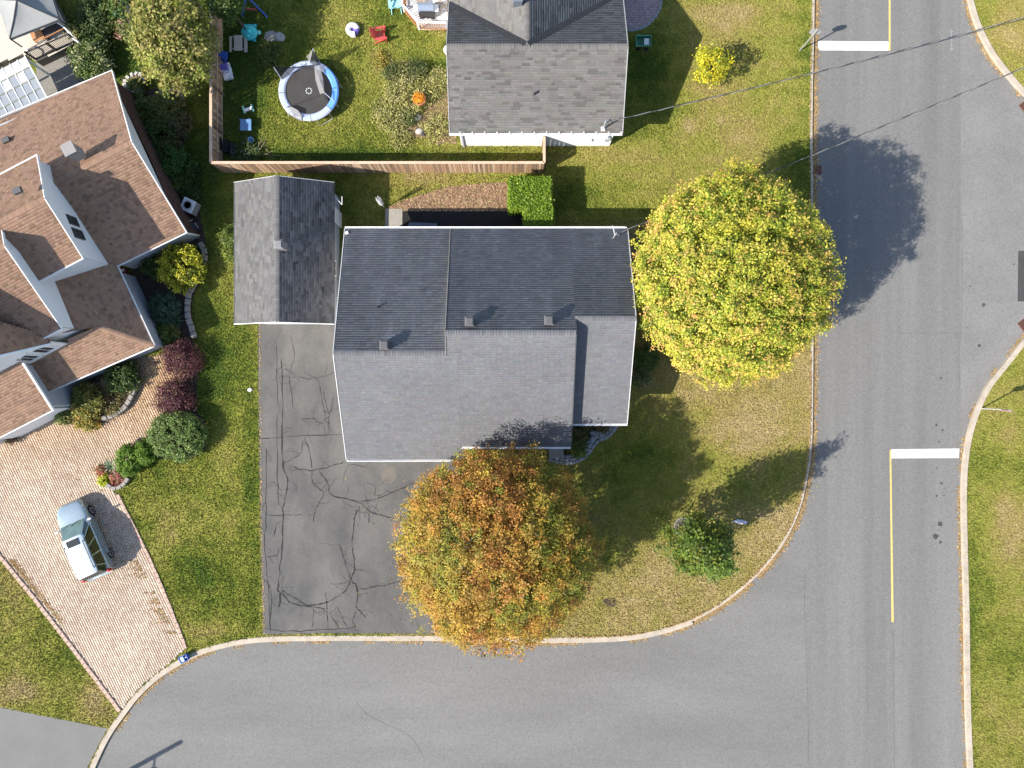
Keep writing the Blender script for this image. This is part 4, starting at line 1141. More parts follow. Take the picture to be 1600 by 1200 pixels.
def sphere_dirs(n, zmin=-1.0):
    z = RNG.uniform(zmin, 1, n); a = RNG.uniform(0, 2 * PI, n); r = np.sqrt(1 - z * z)
    return np.stack([r * np.cos(a), r * np.sin(a), z], 1)

def crown_mesh(name, c, rad, nclump, per, cr, lsize, pal, lump=.14, zmin=-.75, shell=(.55, 1.0), shape=None, gap=.0, jit=.14, lumpf=2.3, tipc=None, up=.7, patch=False, spread=.7):
    c = np.array(c, float); rad = np.array(rad, float); seed = RNG.uniform(0, 90)
    d = sphere_dirs(nclump, zmin)
    az = np.arctan2(d[:, 1], d[:, 0])
    lum = fbm(np.cos(az) * lumpf + d[:, 2] * lumpf + seed, np.sin(az) * lumpf + d[:, 2] * 1.3 * lumpf + seed, 3)
    f = 1 + lump * (lum - .5) * 3.2
    depth = RNG.random(nclump) ** .55
    rr = (shell[0] + (shell[1] - shell[0]) * depth) * f
    if gap:
        g = fbm(d[:, 0] * 4 + seed, d[:, 1] * 4 + d[:, 2] * 3, 2); keep = g > gap
        d, rr, depth = d[keep], rr[keep], depth[keep]
    cc = d * rr[:, None]
    if shape is not None:
        cc[:, :2] *= shape(cc[:, 2])[:, None]
    cen = c + cc * rad
    m = len(cen)
    nrm = d / rad; nrm /= np.linalg.norm(nrm, axis=1, keepdims=True)
    pal = np.array(pal); 
    ci = RNG.integers(0, len(pal), m)
    if patch:                                   # whole limbs turn colour together
        pn = fbm(cen[:, 0] * .55 + seed, cen[:, 1] * .55 + cen[:, 2] * .4, 3); o_ = np.argsort(np.argsort(pn)) / m
        ci = np.where(RNG.random(m) < .6, np.clip((o_ * len(pal)).astype(int), 0, len(pal) - 1), ci)
    ccol = pal[ci] * (1 + RNG.normal(0, jit, (m, 1)))
    idx = np.repeat(np.arange(m), per)
    off = RNG.normal(0, cr * .5, (m * per, 3)); off[:, 2] *= .8
    pts = cen[idx] + off
    nn = nrm[idx] * .6 + np.array([0, 0, up])
    col = ccol[idx] * (1 + RNG.normal(0, .12, (m * per, 1)))
    if tipc is not None:
        out = (off * nrm[idx]).sum(1) / cr
        k = np.clip(out * 1.1 + RNG.normal(0, .25, len(out)) + (depth[idx] - .75) * .8, 0, 1)[:, None]
        col = col * (1 - k) + np.array(tipc)[RNG.integers(0, len(tipc), m)][idx] * k * (1 + RNG.normal(0, .1, (m * per, 1)))
    pts[:, 2] = np.maximum(pts[:, 2], .03)
    V, F, col = leaf_cloud(pts, nn, lsize * RNG.uniform(.65, 1.3, len(pts)), np.clip(col, .004, 1), spread)
    return np_mesh(name, V, F, M_LEAF, col), cen

def limbs(c_base, tips, r0, h_fork, top):
    mb = MB(); b = Vector(c_base)
    mb.path([b + V3(0, 0, -.1), b + V3(0, 0, .15), b + V3(.03, .02, h_fork), Vector(top)], [r0 * 1.5, r0 * 1.05, r0 * .8, r0 * .1], 10)
    for t in tips:
        t = Vector(t); z0 = h_fork * random.uniform(.75, 1.25); s = b + V3(0, 0, z0)
        s = s.lerp(Vector(top), max(0, (z0 - h_fork) / max(.1, top[2] - h_fork)))
        mid = s.lerp(t, .5) + V3(random.gauss(0, .12), random.gauss(0, .12), (t - s).length * .12)
        mb.path([s, mid, t], [r0 * .42, r0 * .24, r0 * .05], 6)
    return mb

def tree(name, label, px, py, zc, rad, pal, nclump, per, cr, lsize, base=None, cat='tree', group=None, r0=.16, nl=14, **kw):
    c = P(px, py, zc); b = Vector((c.x, c.y, 0)) if base is None else Vector((base[0], base[1], 0))
    t = empty(name, b, label, cat, group)
    me, cen = crown_mesh('crown', c, rad, nclump, per, cr, lsize, pal, **kw)
    o = link('crown', me, t); o['kind'] = 'stuff'
    k = RNG.integers(0, len(cen), nl)
    tips = [c + (Vector(cen[j]) - c) * .86 for j in k]
    limbs(b, tips, r0, max(.3, zc - rad[2] * .72), (c.x, c.y, zc + rad[2] * .6)).build('trunk', M_BARK, t)
    return t

# big maples
MAPLE_NE = [(.21, .25, .024), (.25, .26, .026), (.16, .215, .022), (.29, .265, .030), (.115, .175, .018), (.23, .25, .024)]
MAPLE_TIP = [(.47, .27, .08), (.45, .40, .055), (.50, .39, .075), (.40, .37, .045), (.48, .31, .08), (.46, .41, .05), (.36, .36, .035)]
tree('maple_tree', 'large round yellow green maple with orange tips by the kerb', 1143, 436, 5.9, (5.08, 5.62, 4.9), MAPLE_NE, 3900, 40, .29, .132, spread=.5, up=1.0, r0=.12, tipc=MAPLE_TIP, lump=.105, shell=(.5, 1.0), zmin=-.7, jit=.16, lumpf=2.6)
MAPLE_S = [(.15, .16, .018), (.20, .185, .024), (.26, .205, .030), (.27, .19, .026), (.295, .20, .028), (.305, .185, .028), (.29, .16, .025), (.295, .145, .028), (.27, .122, .028)]
tree('maple_tree', 'orange and bronze autumn maple covering the driveway edge below the bungalow', 779, 857, 5.1, (5.55, 5.42, 4.3), MAPLE_S, 4700, 34, .29, .122, spread=.55, up=.9, r0=.13, lump=.10, shell=(.4, 1.0), zmin=-.7, jit=.2, gap=.19, lumpf=3.0, nl=34, patch=True)
# smaller trees
tree('young_tree', 'slim green tree with a few yellow leaves on the corner lawn', 1099, 857, 4.9, (1.5, 1.5, 3.6), [(.075, .12, .016), (.055, .095, .012), (.10, .14, .018), (.05, .085, .012), (.16, .17, .02)], 480, 30, .36, .16, base=P(1070, 826)[:2], r0=.07, lump=.3, zmin=-.95, shell=(.3, 1), shape=lambda z: np.clip(1.05 - .55 * np.clip(z, -1, 1), .2, 1.3), jit=.2)
tree('young_tree', 'small bright yellow tree on the lawn east of the grey house', 1114, 103, 1.75, (1.05, 1.05, 1.25), [(.40, .36, .014), (.44, .38, .018), (.33, .32, .018), (.20, .23, .02)], 95, 22, .3, .14, base=P(1103, 117)[:2], r0=.05, lump=.2, zmin=-.8, shell=(.3, 1), jit=.12)
tree('garden_tree', 'pale green leafy tree beside the upper stretch of the wooden fence', 272, 58, 4.0, (2.25, 2.9, 2.0), [(.20, .20, .045), (.16, .18, .03), (.24, .22, .06), (.13, .16, .025), (.22, .19, .06)], 520, 26, .36, .19, r0=.1, lump=.16, shell=(.45, 1), jit=.18)
tree('garden_tree', 'dark green tree overhanging the top of the fence', 352, 4, 3.4, (.9, .9, 1.1), [(.05, .09, .015), (.08, .12, .02)], 90, 24, .34, .18, r0=.06, lump=.2)

def bush(label, px, py, r, h, pal, n, per=24, cr=.2, ls=.13, name='shrub', cat='shrub', group=None, sx=1.0, sy=1.0, base_z=0.0, **kw):
    c = P(px, py, base_z + h * .5); t = empty(name, (c.x, c.y, base_z), label, cat, group)
    kw.setdefault('lump', .12); kw.setdefault('zmin', -.8); kw.setdefault('shell', (.45, 1.0))
    me, cen = crown_mesh('foliage', c, (r * sx, r * sy, h * .5), n, per, cr, ls, pal, **kw)
    o = link('foliage', me, t); o['kind'] = 'stuff'
    mb = MB()
    for j in RNG.integers(0, len(cen), 7):
        tip = c + (Vector(cen[j]) - c) * .8
        mb.path([V3(c.x, c.y, base_z - .03), V3((c.x + tip.x) / 2, (c.y + tip.y) / 2, base_z + h * .3), tip], [.03, .02, .006], 5)
    mb.build('stem', M_BARK, t)
    return t
YEL = [(.30, .29, .02), (.24, .25, .018), (.34, .31, .025), (.16, .19, .016)]
DKG = [(.045, .075, .014), (.035, .06, .012), (.06, .09, .018)]
MIDG = [(.075, .12, .02), (.06, .095, .016), (.10, .14, .025), (.15, .15, .04)]
BURG = [(.085, .028, .032), (.065, .022, .028), (.105, .038, .040), (.055, .02, .022)]
bush('rounded golden yellow shrub at the corner of the brown house', 284, 416, 1.45, 1.7, YEL, 260, 24, .22, .15, jit=.18)
bush('dark green shrub beneath the golden one by the brown wall', 243, 412, .9, 1.1, DKG, 110, 22, .25, .14)
bush('bluish green juniper next to the grey retaining wall', 257, 482, .95, 1.1, [(.05, .095, .05), (.065, .115, .065), (.04, .075, .04)], 240, 22, .16, .10, name='juniper')
bush('loose green shrub under the wall below the yucca', 262, 523, .7, .7, MIDG, 90, 20, .22, .12)
bush('upper of two dark red barberry shrubs at the head of the paved path', 283, 562, 1.2, 1.5, BURG, 300, 20, .26, .10, name='barberry', lump=.22, group='dark red barberry shrubs')
bush('lower dark red barberry touching the wide clipped green shrub', 271, 622, 1.2, 1.4, BURG, 300, 20, .26, .10, name='barberry', lump=.2, group='dark red barberry shrubs')
bush('wide clipped grey green shrub with a brown dead spot', 277, 680, 1.72, 1.6, [(.115, .17, .042), (.095, .145, .034), (.135, .19, .05), (.08, .125, .03)], 620, 24, .18, .11, lump=.06, sx=1.0, sy=.9, shell=(.6, 1), name='clipped_shrub')
bush('brown dead spot plant poking from the clipped shrub', 274, 699, .26, 1.45, [(.22, .09, .04), (.26, .12, .05)], 26, 20, .14, .09, name='dead_twigs', cat='plant')
bush('small dense bright green cedar nearest the wide clipped shrub', 227, 706, .68, 1.2, [(.095, .175, .015), (.08, .145, .012), (.115, .195, .018)], 240, 26, .13, .09, lump=.08, shell=(.6, 1), name='dwarf_cedar', group='dwarf cedars by the planter', sx=.9, sy=1.15)
bush('larger dense bright green cedar beside the round flower planter', 202, 719, .85, 1.3, [(.095, .175, .015), (.08, .145, .012), (.115, .195, .018)], 320, 26, .13, .09, lump=.08, shell=(.6, 1), name='dwarf_cedar', group='dwarf cedars by the planter', sx=.9, sy=1.2)
bush('lime yellow mound of leaves at the planter edge', 163, 750, .42, .4, [(.36, .38, .02), (.28, .33, .02)], 60, 20, .12, .1, cat='plant', name='lime_plant')
bush('pink and red flowers in the round planter', 183, 745, .5, .35, [(.40, .12, .12), (.30, .10, .08), (.45, .20, .18), (.10, .12, .03)], 60, 16, .15, .1, cat='flowers', name='flower_clump')
bush('coral flowers at the tip of the planter beside the drive', 157, 736, .38, .4, [(.45, .16, .11), (.35, .12, .08), (.09, .11, .03)], 40, 16, .14, .1, cat='flowers', name='flower_clump')
bush('yellowing leafy shrub in the bed under the brown eaves', 138, 626, 1.0, 1.2, [(.19, .17, .035), (.15, .15, .03), (.11, .13, .03), (.22, .18, .04)], 150, 22, .28, .14, lump=.2)
bush('golden leafy shrub at the drive end of the bed under the eaves', 135, 653, .8, .8, [(.27, .20, .035), (.22, .19, .03), (.13, .14, .03), (.25, .14, .03)], 120, 22, .24, .13, lump=.2)
bush('dark green shrub against the eaves near the curved block wall', 190, 590, 1.0, 1.3, [(.045, .08, .016), (.06, .10, .02), (.035, .06, .014)], 170, 24, .24, .13)
bush('low dry ornamental plants inside the curved block wall', 172, 628, .8, .6, [(.20, .16, .06), (.16, .10, .045), (.12, .12, .03)], 110, 20, .22, .1, lump=.25)
bush('small green shrub beside the garage corner of the brown house', 100, 648, .65, .8, [(.10, .13, .025), (.13, .14, .03), (.08, .11, .02)], 80, 22, .2, .12)
bush('reddish shrub by the brown garage door', 16, 683, .45, .7, [(.12, .06, .05), (.08, .06, .04), (.09, .10, .03)], 50, 20, .18, .1)
bush('small white and green flowers at the corner post of the front bed', 209, 572, .3, .6, [(.4, .38, .2), (.12, .12, .04), (.08, .1, .03)], 30, 16, .12, .08, cat='flowers', name='flower_clump')
# shaded bed along the brick wall
for x, y, r, h, pl, lb in ((232, 178, 1.0, 1.0, MIDG, 'leafy green shrub at the top of the shaded bed by the brick wall'), (262, 172, 1.05, 1.3, [(.07, .10, .022), (.10, .11, .03), (.14, .13, .03)], 'olive green shrub inside the mossy stone edging'),
                           (252, 205, 1.0, 1.2, [(.06, .10, .018), (.05, .08, .016)], 'broad green shrub in the middle of the shaded bed'), (278, 192, .75, 1.0, [(.14, .12, .05), (.10, .09, .04), (.08, .09, .03)], 'brownish thinning shrub at the lawn edge of the shaded bed'),
                           (262, 236, .9, .9, [(.08, .08, .03), (.11, .09, .035), (.06, .08, .02)], 'dry brown green shrub below the broad one in the shaded bed'), (274, 254, 1.0, 1.2, [(.05, .12, .02), (.06, .14, .025), (.045, .10, .018)], 'fresh green mounded shrub in the shaded bed beside the brick wall'),
                           (284, 283, .65, .7, [(.11, .15, .03), (.07, .10, .02)], 'lime green perennial just above the air conditioner'), (297, 268, .6, .6, DKG, 'small dark shrub facing the garage eave in the shaded bed'),
                           (214, 137, .5, .5, MIDG, 'little green plant at the rock ring'), (300, 300, .5, .6, DKG, 'dark plant just behind the air conditioner'), (228, 215, .6, .9, DKG, 'dark plant tight against the brick wall'), (247, 258, .55, .8, DKG, 'second dark plant tight against the brick wall, lower down')):
    bush(lb, x, y, r, h, pl, int(150 * r * r) + 30, 22, .24, .13, lump=.2)
# garden at the top by the deck of the brown house
HYD = [(.07, .11, .02), (.05, .085, .016), (.09, .12, .03), (.33, .35, .17)]
bush('hydrangea with pale green flower heads beside the black railing', 143, 98, 1.25, 1.3, HYD, 220, 22, .28, .14, lump=.2, name='hydrangea')
bush('yellow flowering shrub beside the curved deck edge', 118, 52, .6, .9, [(.30, .27, .08), (.22, .21, .06), (.10, .12, .03)], 70, 20, .22, .12, lump=.2)
bush('dark leafy shrub in the shade beside the grey canopy', 148, 28, 1.1, 1.2, [(.03, .055, .012), (.045, .07, .016), (.07, .10, .03)], 160, 22, .28, .14, lump=.2)
bush('dark leafy shrub between the yellow shrub and the hydrangea', 152, 66, .9, 1.0, [(.03, .055, .012), (.045, .07, .016), (.06, .10, .02)], 120, 22, .28, .14, lump=.2)
bush('flowering shrub with pinkish heads left of the pale tree', 203, 42, .9, 1.0, [(.12, .15, .04), (.30, .18, .13), (.09, .12, .03), (.22, .21, .08)], 130, 22, .26, .13, lump=.2)
bush('green shrub at the upper edge beside a dark water barrel', 190, 6, 1.1, 1.3, MIDG + [(.05, .12, .05)], 160, 22, .28, .14, lump=.2)
bush('dark green shrub half hidden behind the small garage roof', 366, 372, .75, 1.9, [(.09, .13, .02), (.06, .09, .015)], 110, 22, .24, .13)
bush('green shrub behind the small garage roof, lower of the pair', 364, 396, .55, 1.7, [(.14, .17, .02), (.09, .12, .016)], 70, 22, .2, .12)
bush('lime green shrub against the bungalow front, poking out above the orange maple', 750, 702, .55, 2.2, [(.16, .26, .02), (.12, .2, .02)], 80, 22, .2, .13)
for x, y, r, h, pl, lb in ((903, 668, .75, .8, [(.10, .08, .02), (.06, .07, .018), (.04, .05, .012)], 'bronze leaved plants in the bed at the bungalow entry corner'), (900, 688, .7, .6, [(.05, .07, .014), (.07, .09, .018)], 'dark groundcover plant inside the curving entry walk'), (905, 702, .45, .4, [(.16, .2, .03), (.07, .1, .02)], 'light green clump beside the curving entry walk'), (940, 664, .5, .6, [(.09, .07, .02), (.05, .06, .015)], 'dark plant under the eave above the entry walk'),
                           (1008, 560, .8, 1.3, [(.045, .08, .015), (.06, .1, .018)], 'green shrub between the bungalow wall and the big maple'), (1002, 590, .5, .9, [(.05, .08, .02), (.16, .16, .08)], 'small shrub with pale blooms by the bungalow east wall')):
    bush(lb, x, y, r, h, pl, int(150 * r * r) + 30, 20, .22, .11, lump=.2)

# L-shaped clipped hedge
hd = empty('cedar_hedge', P(830, 312), 'bright green clipped L shaped hedge behind the bungalow', 'hedge')
def hedge_block(x0, y0, x1, y1, h, n):
    p = np.stack([RNG.uniform(x0, x1, n), RNG.uniform(y0, y1, n), RNG.uniform(.05, h, n)], 1)
    face = RNG.integers(0, 7, n); ax = np.zeros((n, 3)); ax[:, 2] = .4
    e = lambda k: RNG.normal(0, .05, k)
    for f in range(7):
        m = face == f; k = m.sum()
        if f < 3: p[m, 2] = h + e(k) + .05 * (fbm(p[m, 0] * 3, p[m, 1] * 3, 2) - .5); ax[m, 2] = 1
        elif f == 3: p[m, 0] = x0 + e(k); ax[m, 0] = -1
        elif f == 4: p[m, 0] = x1 + e(k); ax[m, 0] = 1
        elif f == 5: p[m, 1] = y0 + e(k); ax[m, 1] = -1
        else: p[m, 1] = y1 + e(k); ax[m, 1] = 1
    return p, ax
ha, hb = P(796, 276, 2.0), P(861, 323, 2.0); hc, hdn = P(820, 322, 2.0), P(864, 352, 2.0)
q1 = hedge_block(ha.x, hb.y + .0, hb.x, ha.y, 2.0, 15000); q2 = hedge_block(hc.x, hdn.y, hdn.x, hb.y, 1.98, 9000)
p = np.concatenate([q1[0], q2[0]]); ax = np.concatenate([q1[1], q2[1]])
pal = np.array([(.11, .185, .012), (.135, .21, .015), (.09, .155, .012), (.16, .225, .02)])
V, F, c = leaf_cloud(p, ax, RNG.uniform(.09, .17, len(p)), pal[RNG.integers(0, 4, len(p))] * (1 + RNG.normal(0, .15, (len(p), 1))), .75)
o = link('foliage', np_mesh('foliage', V, F, M_LEAF, np.clip(c, .005, 1)), hd); o['kind'] = 'stuff'
MB().box(((ha.x + hb.x) / 2, (ha.y + hb.y) / 2, .98), (hb.x - ha.x - .2, ha.y - hb.y - .2, 1.85)).build('hedge_core', mat('hedge twigs', (.03, .04, .012), .95, .3, 8), hd)
MB().box(((hc.x + hdn.x) / 2, (hb.y + hdn.y) / 2, .97), (hdn.x - hc.x - .2, hb.y - hdn.y - .1, 1.8)).build('hedge_core', MATS['hedge twigs'], hd)

# spiky plants
def yucca(label, px, py, r, n, col, z=.15):
    t = empty('yucca', P(px, py, 0), label, 'plant'); c = P(px, py, z)
    for i in range(n):
        a = 2 * PI * i / n * 2.4 + random.uniform(-.2, .2); l = r * random.uniform(.7, 1.1); el = random.uniform(.2, 1.0)
        d = V3(math.cos(a) * math.cos(el), math.sin(a) * math.cos(el), math.sin(el)); s = V3(-math.sin(a), math.cos(a), 0) * .03
        m1 = c + d * l * .6; tip = c + d * l + V3(0, 0, -l * .2)
        MB().add([c - s * .7, c + s * .7, m1 + s, tip, m1 - s], [(0, 1, 2, 3, 4)]).build('blade', col, t)
M_YUC = mat('yucca leaf', (.075, .125, .06), .5, .15, 4); M_YUC2 = mat('bluish spiky leaf', (.12, .17, .09), .5, .15, 4)
yucca('spiky bluish yucca beside the grey retaining wall', 275, 503, .75, 34, M_YUC)
yucca('spiky pale green yucca in the round flower planter', 175, 728, .62, 30, M_YUC2, .3)

# weedy patch by the grey house
for x, y, r, h, lb in ((604, 172, .8, .35, 'pale low weeds along the mown edge of the overgrown patch'), (668, 140, .8, .35, 'thin dry weeds over the bare soil of the overgrown patch'), (680, 200, .8, .25, 'sparse brown weeds on the bare soil by the grey house'), (640, 120, .9, .5, 'pale weedy clump at the top of the overgrown patch'), (620, 150, .9, .45, 'sprawling pale weeds at the lawn side of the overgrown patch'), (640, 165, .8, .5, 'pale weeds just beside the orange flower pot'), (612, 190, .8, .4, 'pale weeds low on the lawn side of the overgrown patch'),
                       (650, 110, .6, .7, 'darker green weed above the orange flower pot'), (615, 112, .5, .6, 'dark weedy stalk at the corner of the overgrown patch'), (690, 125, .7, .3, 'dry yellow weeds against the grey house'), (625, 215, .6, .35, 'weeds at the bottom of the overgrown patch'), (640, 182, .5, .5, 'dark leafy weed below the orange flower pot')):
    dk = 'dark' in lb
    bush(lb, x, y, r, h, [(.05, .075, .02), (.10, .11, .04)] if dk else [(.30, .28, .10), (.25, .25, .07), (.34, .30, .14), (.19, .20, .05)], int(120 * r), 18, .3, .10, name='weed', cat='weeds', lump=.3, jit=.25, group='weeds of the overgrown patch')
bush('small orange yellow plant in the backyard lawn', 595, 92, .5, .25, [(.30, .22, .04), (.22, .20, .04)], 60, 16, .2, .1, cat='plant', name='yellow_plant')
bush('dark leafy weeds in the shaded backyard corner', 385, 240, .8, .5, DKG + [(.10, .14, .08)], 100, 20, .25, .12, cat='plant', name='corner_weeds')
bush('patch of dark green seedlings near the sandbox', 420, 84, .8, .35, DKG + MIDG, 90, 18, .3, .1, cat='plant', name='seedlings')
# dry vine canes in the fence corner
t = empty('dry_vine', P(410, 232), 'tangle of dry pale vine canes in the shaded backyard corner', 'plant')
for i in range(14):
    a = random.uniform(-.3, 2.4); c = P(404 + random.uniform(-14, 16), 244 - random.uniform(0, 14), .1); l = random.uniform(.5, 1.2)
    d = V3(math.cos(a), math.sin(a), 0); s = V3(-d.y, d.x, 0) * random.uniform(-.4, .4)
    MB().path([c, c + d * l * .5 + s + V3(0, 0, .35), c + d * l + V3(0, 0, .15)], [.018, .014, .006], 5).build('cane', mat('dry cane', (.30, .25, .16), .9), t)

# ------------------------------------------------------------------ backyard things
# trampoline
tr = empty('trampoline', P(482, 144), 'round blue rimmed trampoline with a slumped black safety net', 'trampoline')
tc = P(482.5, 142, .78); TR = 1.80
MB().lathe(tc + V3(0, 0, -.02), [(.01, 0), (1.46, 0), (1.46, .015), (.01, .015)], 40).build('jump_mat', M_MAT, tr)
for k in range(8):
    a0 = 2 * PI * k / 8 + .1; a1 = a0 + 2 * PI / 8 - .02; vs = []; fs = []
    for i in range(7):
        a = a0 + (a1 - a0) * i / 6
        for r, z in ((1.43, .04), (1.52, .09), (1.78, .09), (1.86, .02)):
            vs.append(tc + V3(r * math.cos(a), r * math.sin(a), z))
    for i in range(6):
        for j in range(3): b = i * 4 + j; fs.append((b, b + 4, b + 5, b + 1))
    m = M_PADB if k in (0, 7) else M_PAD
    MB().add(vs, fs).build('pad', m, tr, smooth=False)
fr = MB(); fr.path([tc + V3(TR * math.cos(2 * PI * i / 32), TR * math.sin(2 * PI * i / 32), -.03) for i in range(33)], .03, 6); fr.build('frame', M_GALV, tr)
for k in range(4):
    a = 2 * PI * k / 4 + .5; p = [tc + V3(TR * math.cos(a + s), TR * math.sin(a + s), -.05) for s in (-.25, .25)]
    lo = [V3(q.x + .12 * math.cos(a), q.y + .12 * math.sin(a), .03) for q in p]
    MB().path([p[0], lo[0], lo[1], p[1]], .025, 6).build('leg', M_GALV, tr)
for i in range(8):
    a = 2 * PI * i / 8; MB().lathe(tc + V3(.17 * math.cos(a), .17 * math.sin(a), -.004), [(.035, 0), (.035, .004)], 8).build('mat_dot', M_WHITE, tr)
pt1 = P(428, 105, 2.3); pt2 = P(489, 76, 2.4); pt3 = P(507, 145, 1.3)
b1 = P(441, 125, .8); b2 = P(500, 99, .8); b3 = P(524, 160, .8); b4 = P(472, 190, .8); b5 = P(446, 168, .8); b6 = P(481, 92, .8)
for a, b in ((b1, pt1), (b2, pt2), (b3, pt3)): MB().path([Vector((a.x, a.y, .1)), a, b], .022, 6).build('net_pole', mat('pale pole sleeve', (.5, .56, .68), .5), tr)
MB().path([b5, P(455, 166, 1.0), P(466, 172, 1.1), P(472, 181, .95), b4], .02, 6).build('net_pole', M_BLACK, tr)
for pts, m in (([pt1, P(455, 105, 1.4), P(462, 107, .95), b1], M_NET), ([P(455, 105, 1.4), P(490, 101, 1.1), P(492, 107, .95), P(462, 107, .95)], M_NET), ([pt2, P(497, 90, 1.5), b2, P(494, 104, 1.0), P(484, 98, 1.2)], M_NET), ([pt2, P(484, 98, 1.2), b6, P(478, 90, 1.2)], M_NETG),
               ([P(491, 102, 1.1), P(500, 102, 1.1), P(505, 125, 1.05), pt3, P(500, 147, 1.0), P(493, 125, .95)], M_NETG), ([b5, P(455, 166, 1.0), P(466, 172, 1.1), P(472, 181, .95), b4, P(458, 183, .85)], M_NETG),
               ([pt3, P(500, 147, 1.0), P(504, 157, .82), P(514, 160, .82)], M_NET)):
    cq = sum(pts, V3(0, 0, 0)) / len(pts)
    MB().add(list(pts) + [cq], [(k, (k + 1) % len(pts), len(pts)) for k in range(len(pts))]).build('net_panel', m, tr)
for a, b in (((446, 168), (500, 148)), ((472, 184), (502, 160))):
    MB().path([P(*a, 1.0), P(*b, 1.0)], .008, 5).build('net_cord', M_BLACK, tr)
MB().path([pt1, P(455, 105.5, 1.3), P(491, 103, 1.1)], .02, 5).build('net_cord', M_BLACK, tr)

# toddler slide frame
t = empty('swing_frame', P(388, 8), 'blue toddler swing frame with a red crossbar in the backyard', 'swing frame')
apex = P(385, -6, 1.5)
for q in ((378, 26), (418, 27), (372, -28), (410, -30)): MB().path([apex, P(*q)], [.06, .055], 8).build('leg', M_BLUE, t)
MB().path([P(380, 13, .6), P(401, 15, .6)], .045, 8).build('crossbar', M_RED, t)
# turtle sandbox
t = empty('sandbox', P(392, 52), 'turquoise turtle shaped sandbox with its lid on', 'sandbox')
c = P(391, 52, .15)
MB().lathe(P(391, 52), [(.44, 0), (.50, .16), (.47, .2)], 24).build('sandbox_base', M_TEAL, t)
MB().lathe(P(391, 52, .2), [(.48, 0), (.44, .1), (.3, .2), (.12, .25), (.02, .26)], 24).build('lid', M_TEAL, t, smooth=True)
MB().lathe(P(405, 52, .1), [(.1, -.02), (.15, .06), (.12, .15), (.03, .19)], 12).build('turtle_head', mat('pale turtle head', (.2, .6, .55), .4), t, smooth=True)
for x, y in ((398, 63), (384, 63), (399, 41), (384, 41)): MB().lathe(P(x, y), [(.1, 0), (.12, .06), (.04, .1)], 10).build('turtle_foot', M_TEAL, t)
# child's picnic table
t = empty('picnic_table', P(375, 67), 'small bleached wooden picnic table in the shaded backyard', 'picnic table')
for i in range(5): MB().box(P(367 + i * 2.6, 67, .5) + V3(0, 0, 0), (.095, .95, .025)).build('plank', M_LITEWOOD, t)
MB().box(P(384, 69, .28), (.2, .98, .03)).build('bench', M_LITEWOOD, t); MB().box(P(360.5, 69, .28), (.16, .98, .03)).build('bench', M_LITEWOOD, t)
for y in (58, 76):
    MB().beam(P(361, y, .23), P(385, y, .23), .05, .06).build('cross_beam', M_LITEWOOD, t)
    for x0, x1 in ((364, 370), (382, 376)): MB().beam(P(x0, y, .02), P(x1, y, .48), .05, .05).build('leg', M_LITEWOOD, t)
# ride-on toys
def toy_car(label, px, py, l, w, body, roof, rz):
    t = empty('toy_car', P(px, py), label, 'toy car', rotz=0); c = P(px, py, .2); M = Matrix.Rotation(rz, 3, 'Z')
    b = MB().box(c, (l, w, .28), rz).build('body', body, t); bevel(b, .06, 3)
    bevel(MB().box(c + M @ V3(.1 * l, 0, .14), (l * .35, w * .8, .12), rz).build('hood', body, t), .04, 2)
    bevel(MB().box(c + M @ V3(-.1 * l, 0, .48), (l * .4, w * .75, .06), rz).build('canopy', roof, t), .025, 2)
    for sx in (-.28, .08):
        for sy in (-.36, .36): MB().path([c + M @ V3(sx * l, sy * w, .1), c + M @ V3(sx * l, sy * w, .46)], .02, 6).build('canopy_post', roof, t)
    MB().box(c + M @ V3(-.12 * l, 0, .16), (l * .22, w * .5, .1), rz).build('seat', M_PURPLE, t)
    for sx in (-.33, .33):
        for sy in (-.5, .5):
            q = c + M @ V3(sx * l, sy * w, -.08); MB().path([q - M @ V3(0, .03, 0), q + M @ V3(0, .03, 0)], .12, 10).build('wheel', M_BLACK, t)
toy_car('blue ride-on toy car parked against the fence', 350, 89, .62, .44, M_BLUE, M_BLUE, R(80))
toy_car('white ride-on toy car with a purple seat below the blue one', 355, 112, 1.0, .58, M_WHITE, M_PURPLE, R(-75))
# rocking toy
t = empty('rocking_toy', P(387, 171), 'white and mint rocking toy lying in the shaded grass', 'rocking toy')
MB().beam(P(382, 173, .25), P(393, 169, .25), .16, .14).build('body', M_WHITE, t)
for x, y in ((381, 171), (394, 168)): MB().beam(P(x - 1.5, y - 5, .12), P(x + 2.0, y + 6, .12), .12, .1).build('rocker', mat('mint plastic', (.30, .58, .45), .5), t)
MB().path([P(391, 170, .3), P(393, 166, .55)], .03, 6).build('handle', M_WHITE, t)
# blue table, blue basin
t = empty('play_table', P(384, 195), 'square dusty blue plastic play table in the shade of the fence', 'play table')
bevel(MB().box(P(384, 195, .45), (.70, .70, .06)).build('table_top', mat('dusty blue plastic', (.12, .24, .42), .5, .12, 4), t), .03, 2)
MB().box(P(384, 195, .488), (.08, .45, .012)).build('rib', MATS['dusty blue plastic'], t); MB().box(P(387, 193, .49), (.3, .05, .012), .7).build('rib', MATS['dusty blue plastic'], t)
for x in (-.28, .28):
    for y in (-.28, .28): MB().box(P(384, 195, .21) + V3(x, y, 0), (.07, .07, .42)).build('leg', MATS['dusty blue plastic'], t)
t = empty('toy_basin', P(393, 220), 'small pale blue toy basin on the grass under the play table', 'basin')
MB().lathe(P(393, 220), [(.15, 0), (.2, .16), (.17, .16), (.13, .03)], 14, rz=.2).build('basin', M_LBLUE, t); MB().lathe(P(394, 219, .03), [(.12, 0), (.12, .02)], 10).build('basin_bottom', M_BLUE, t)
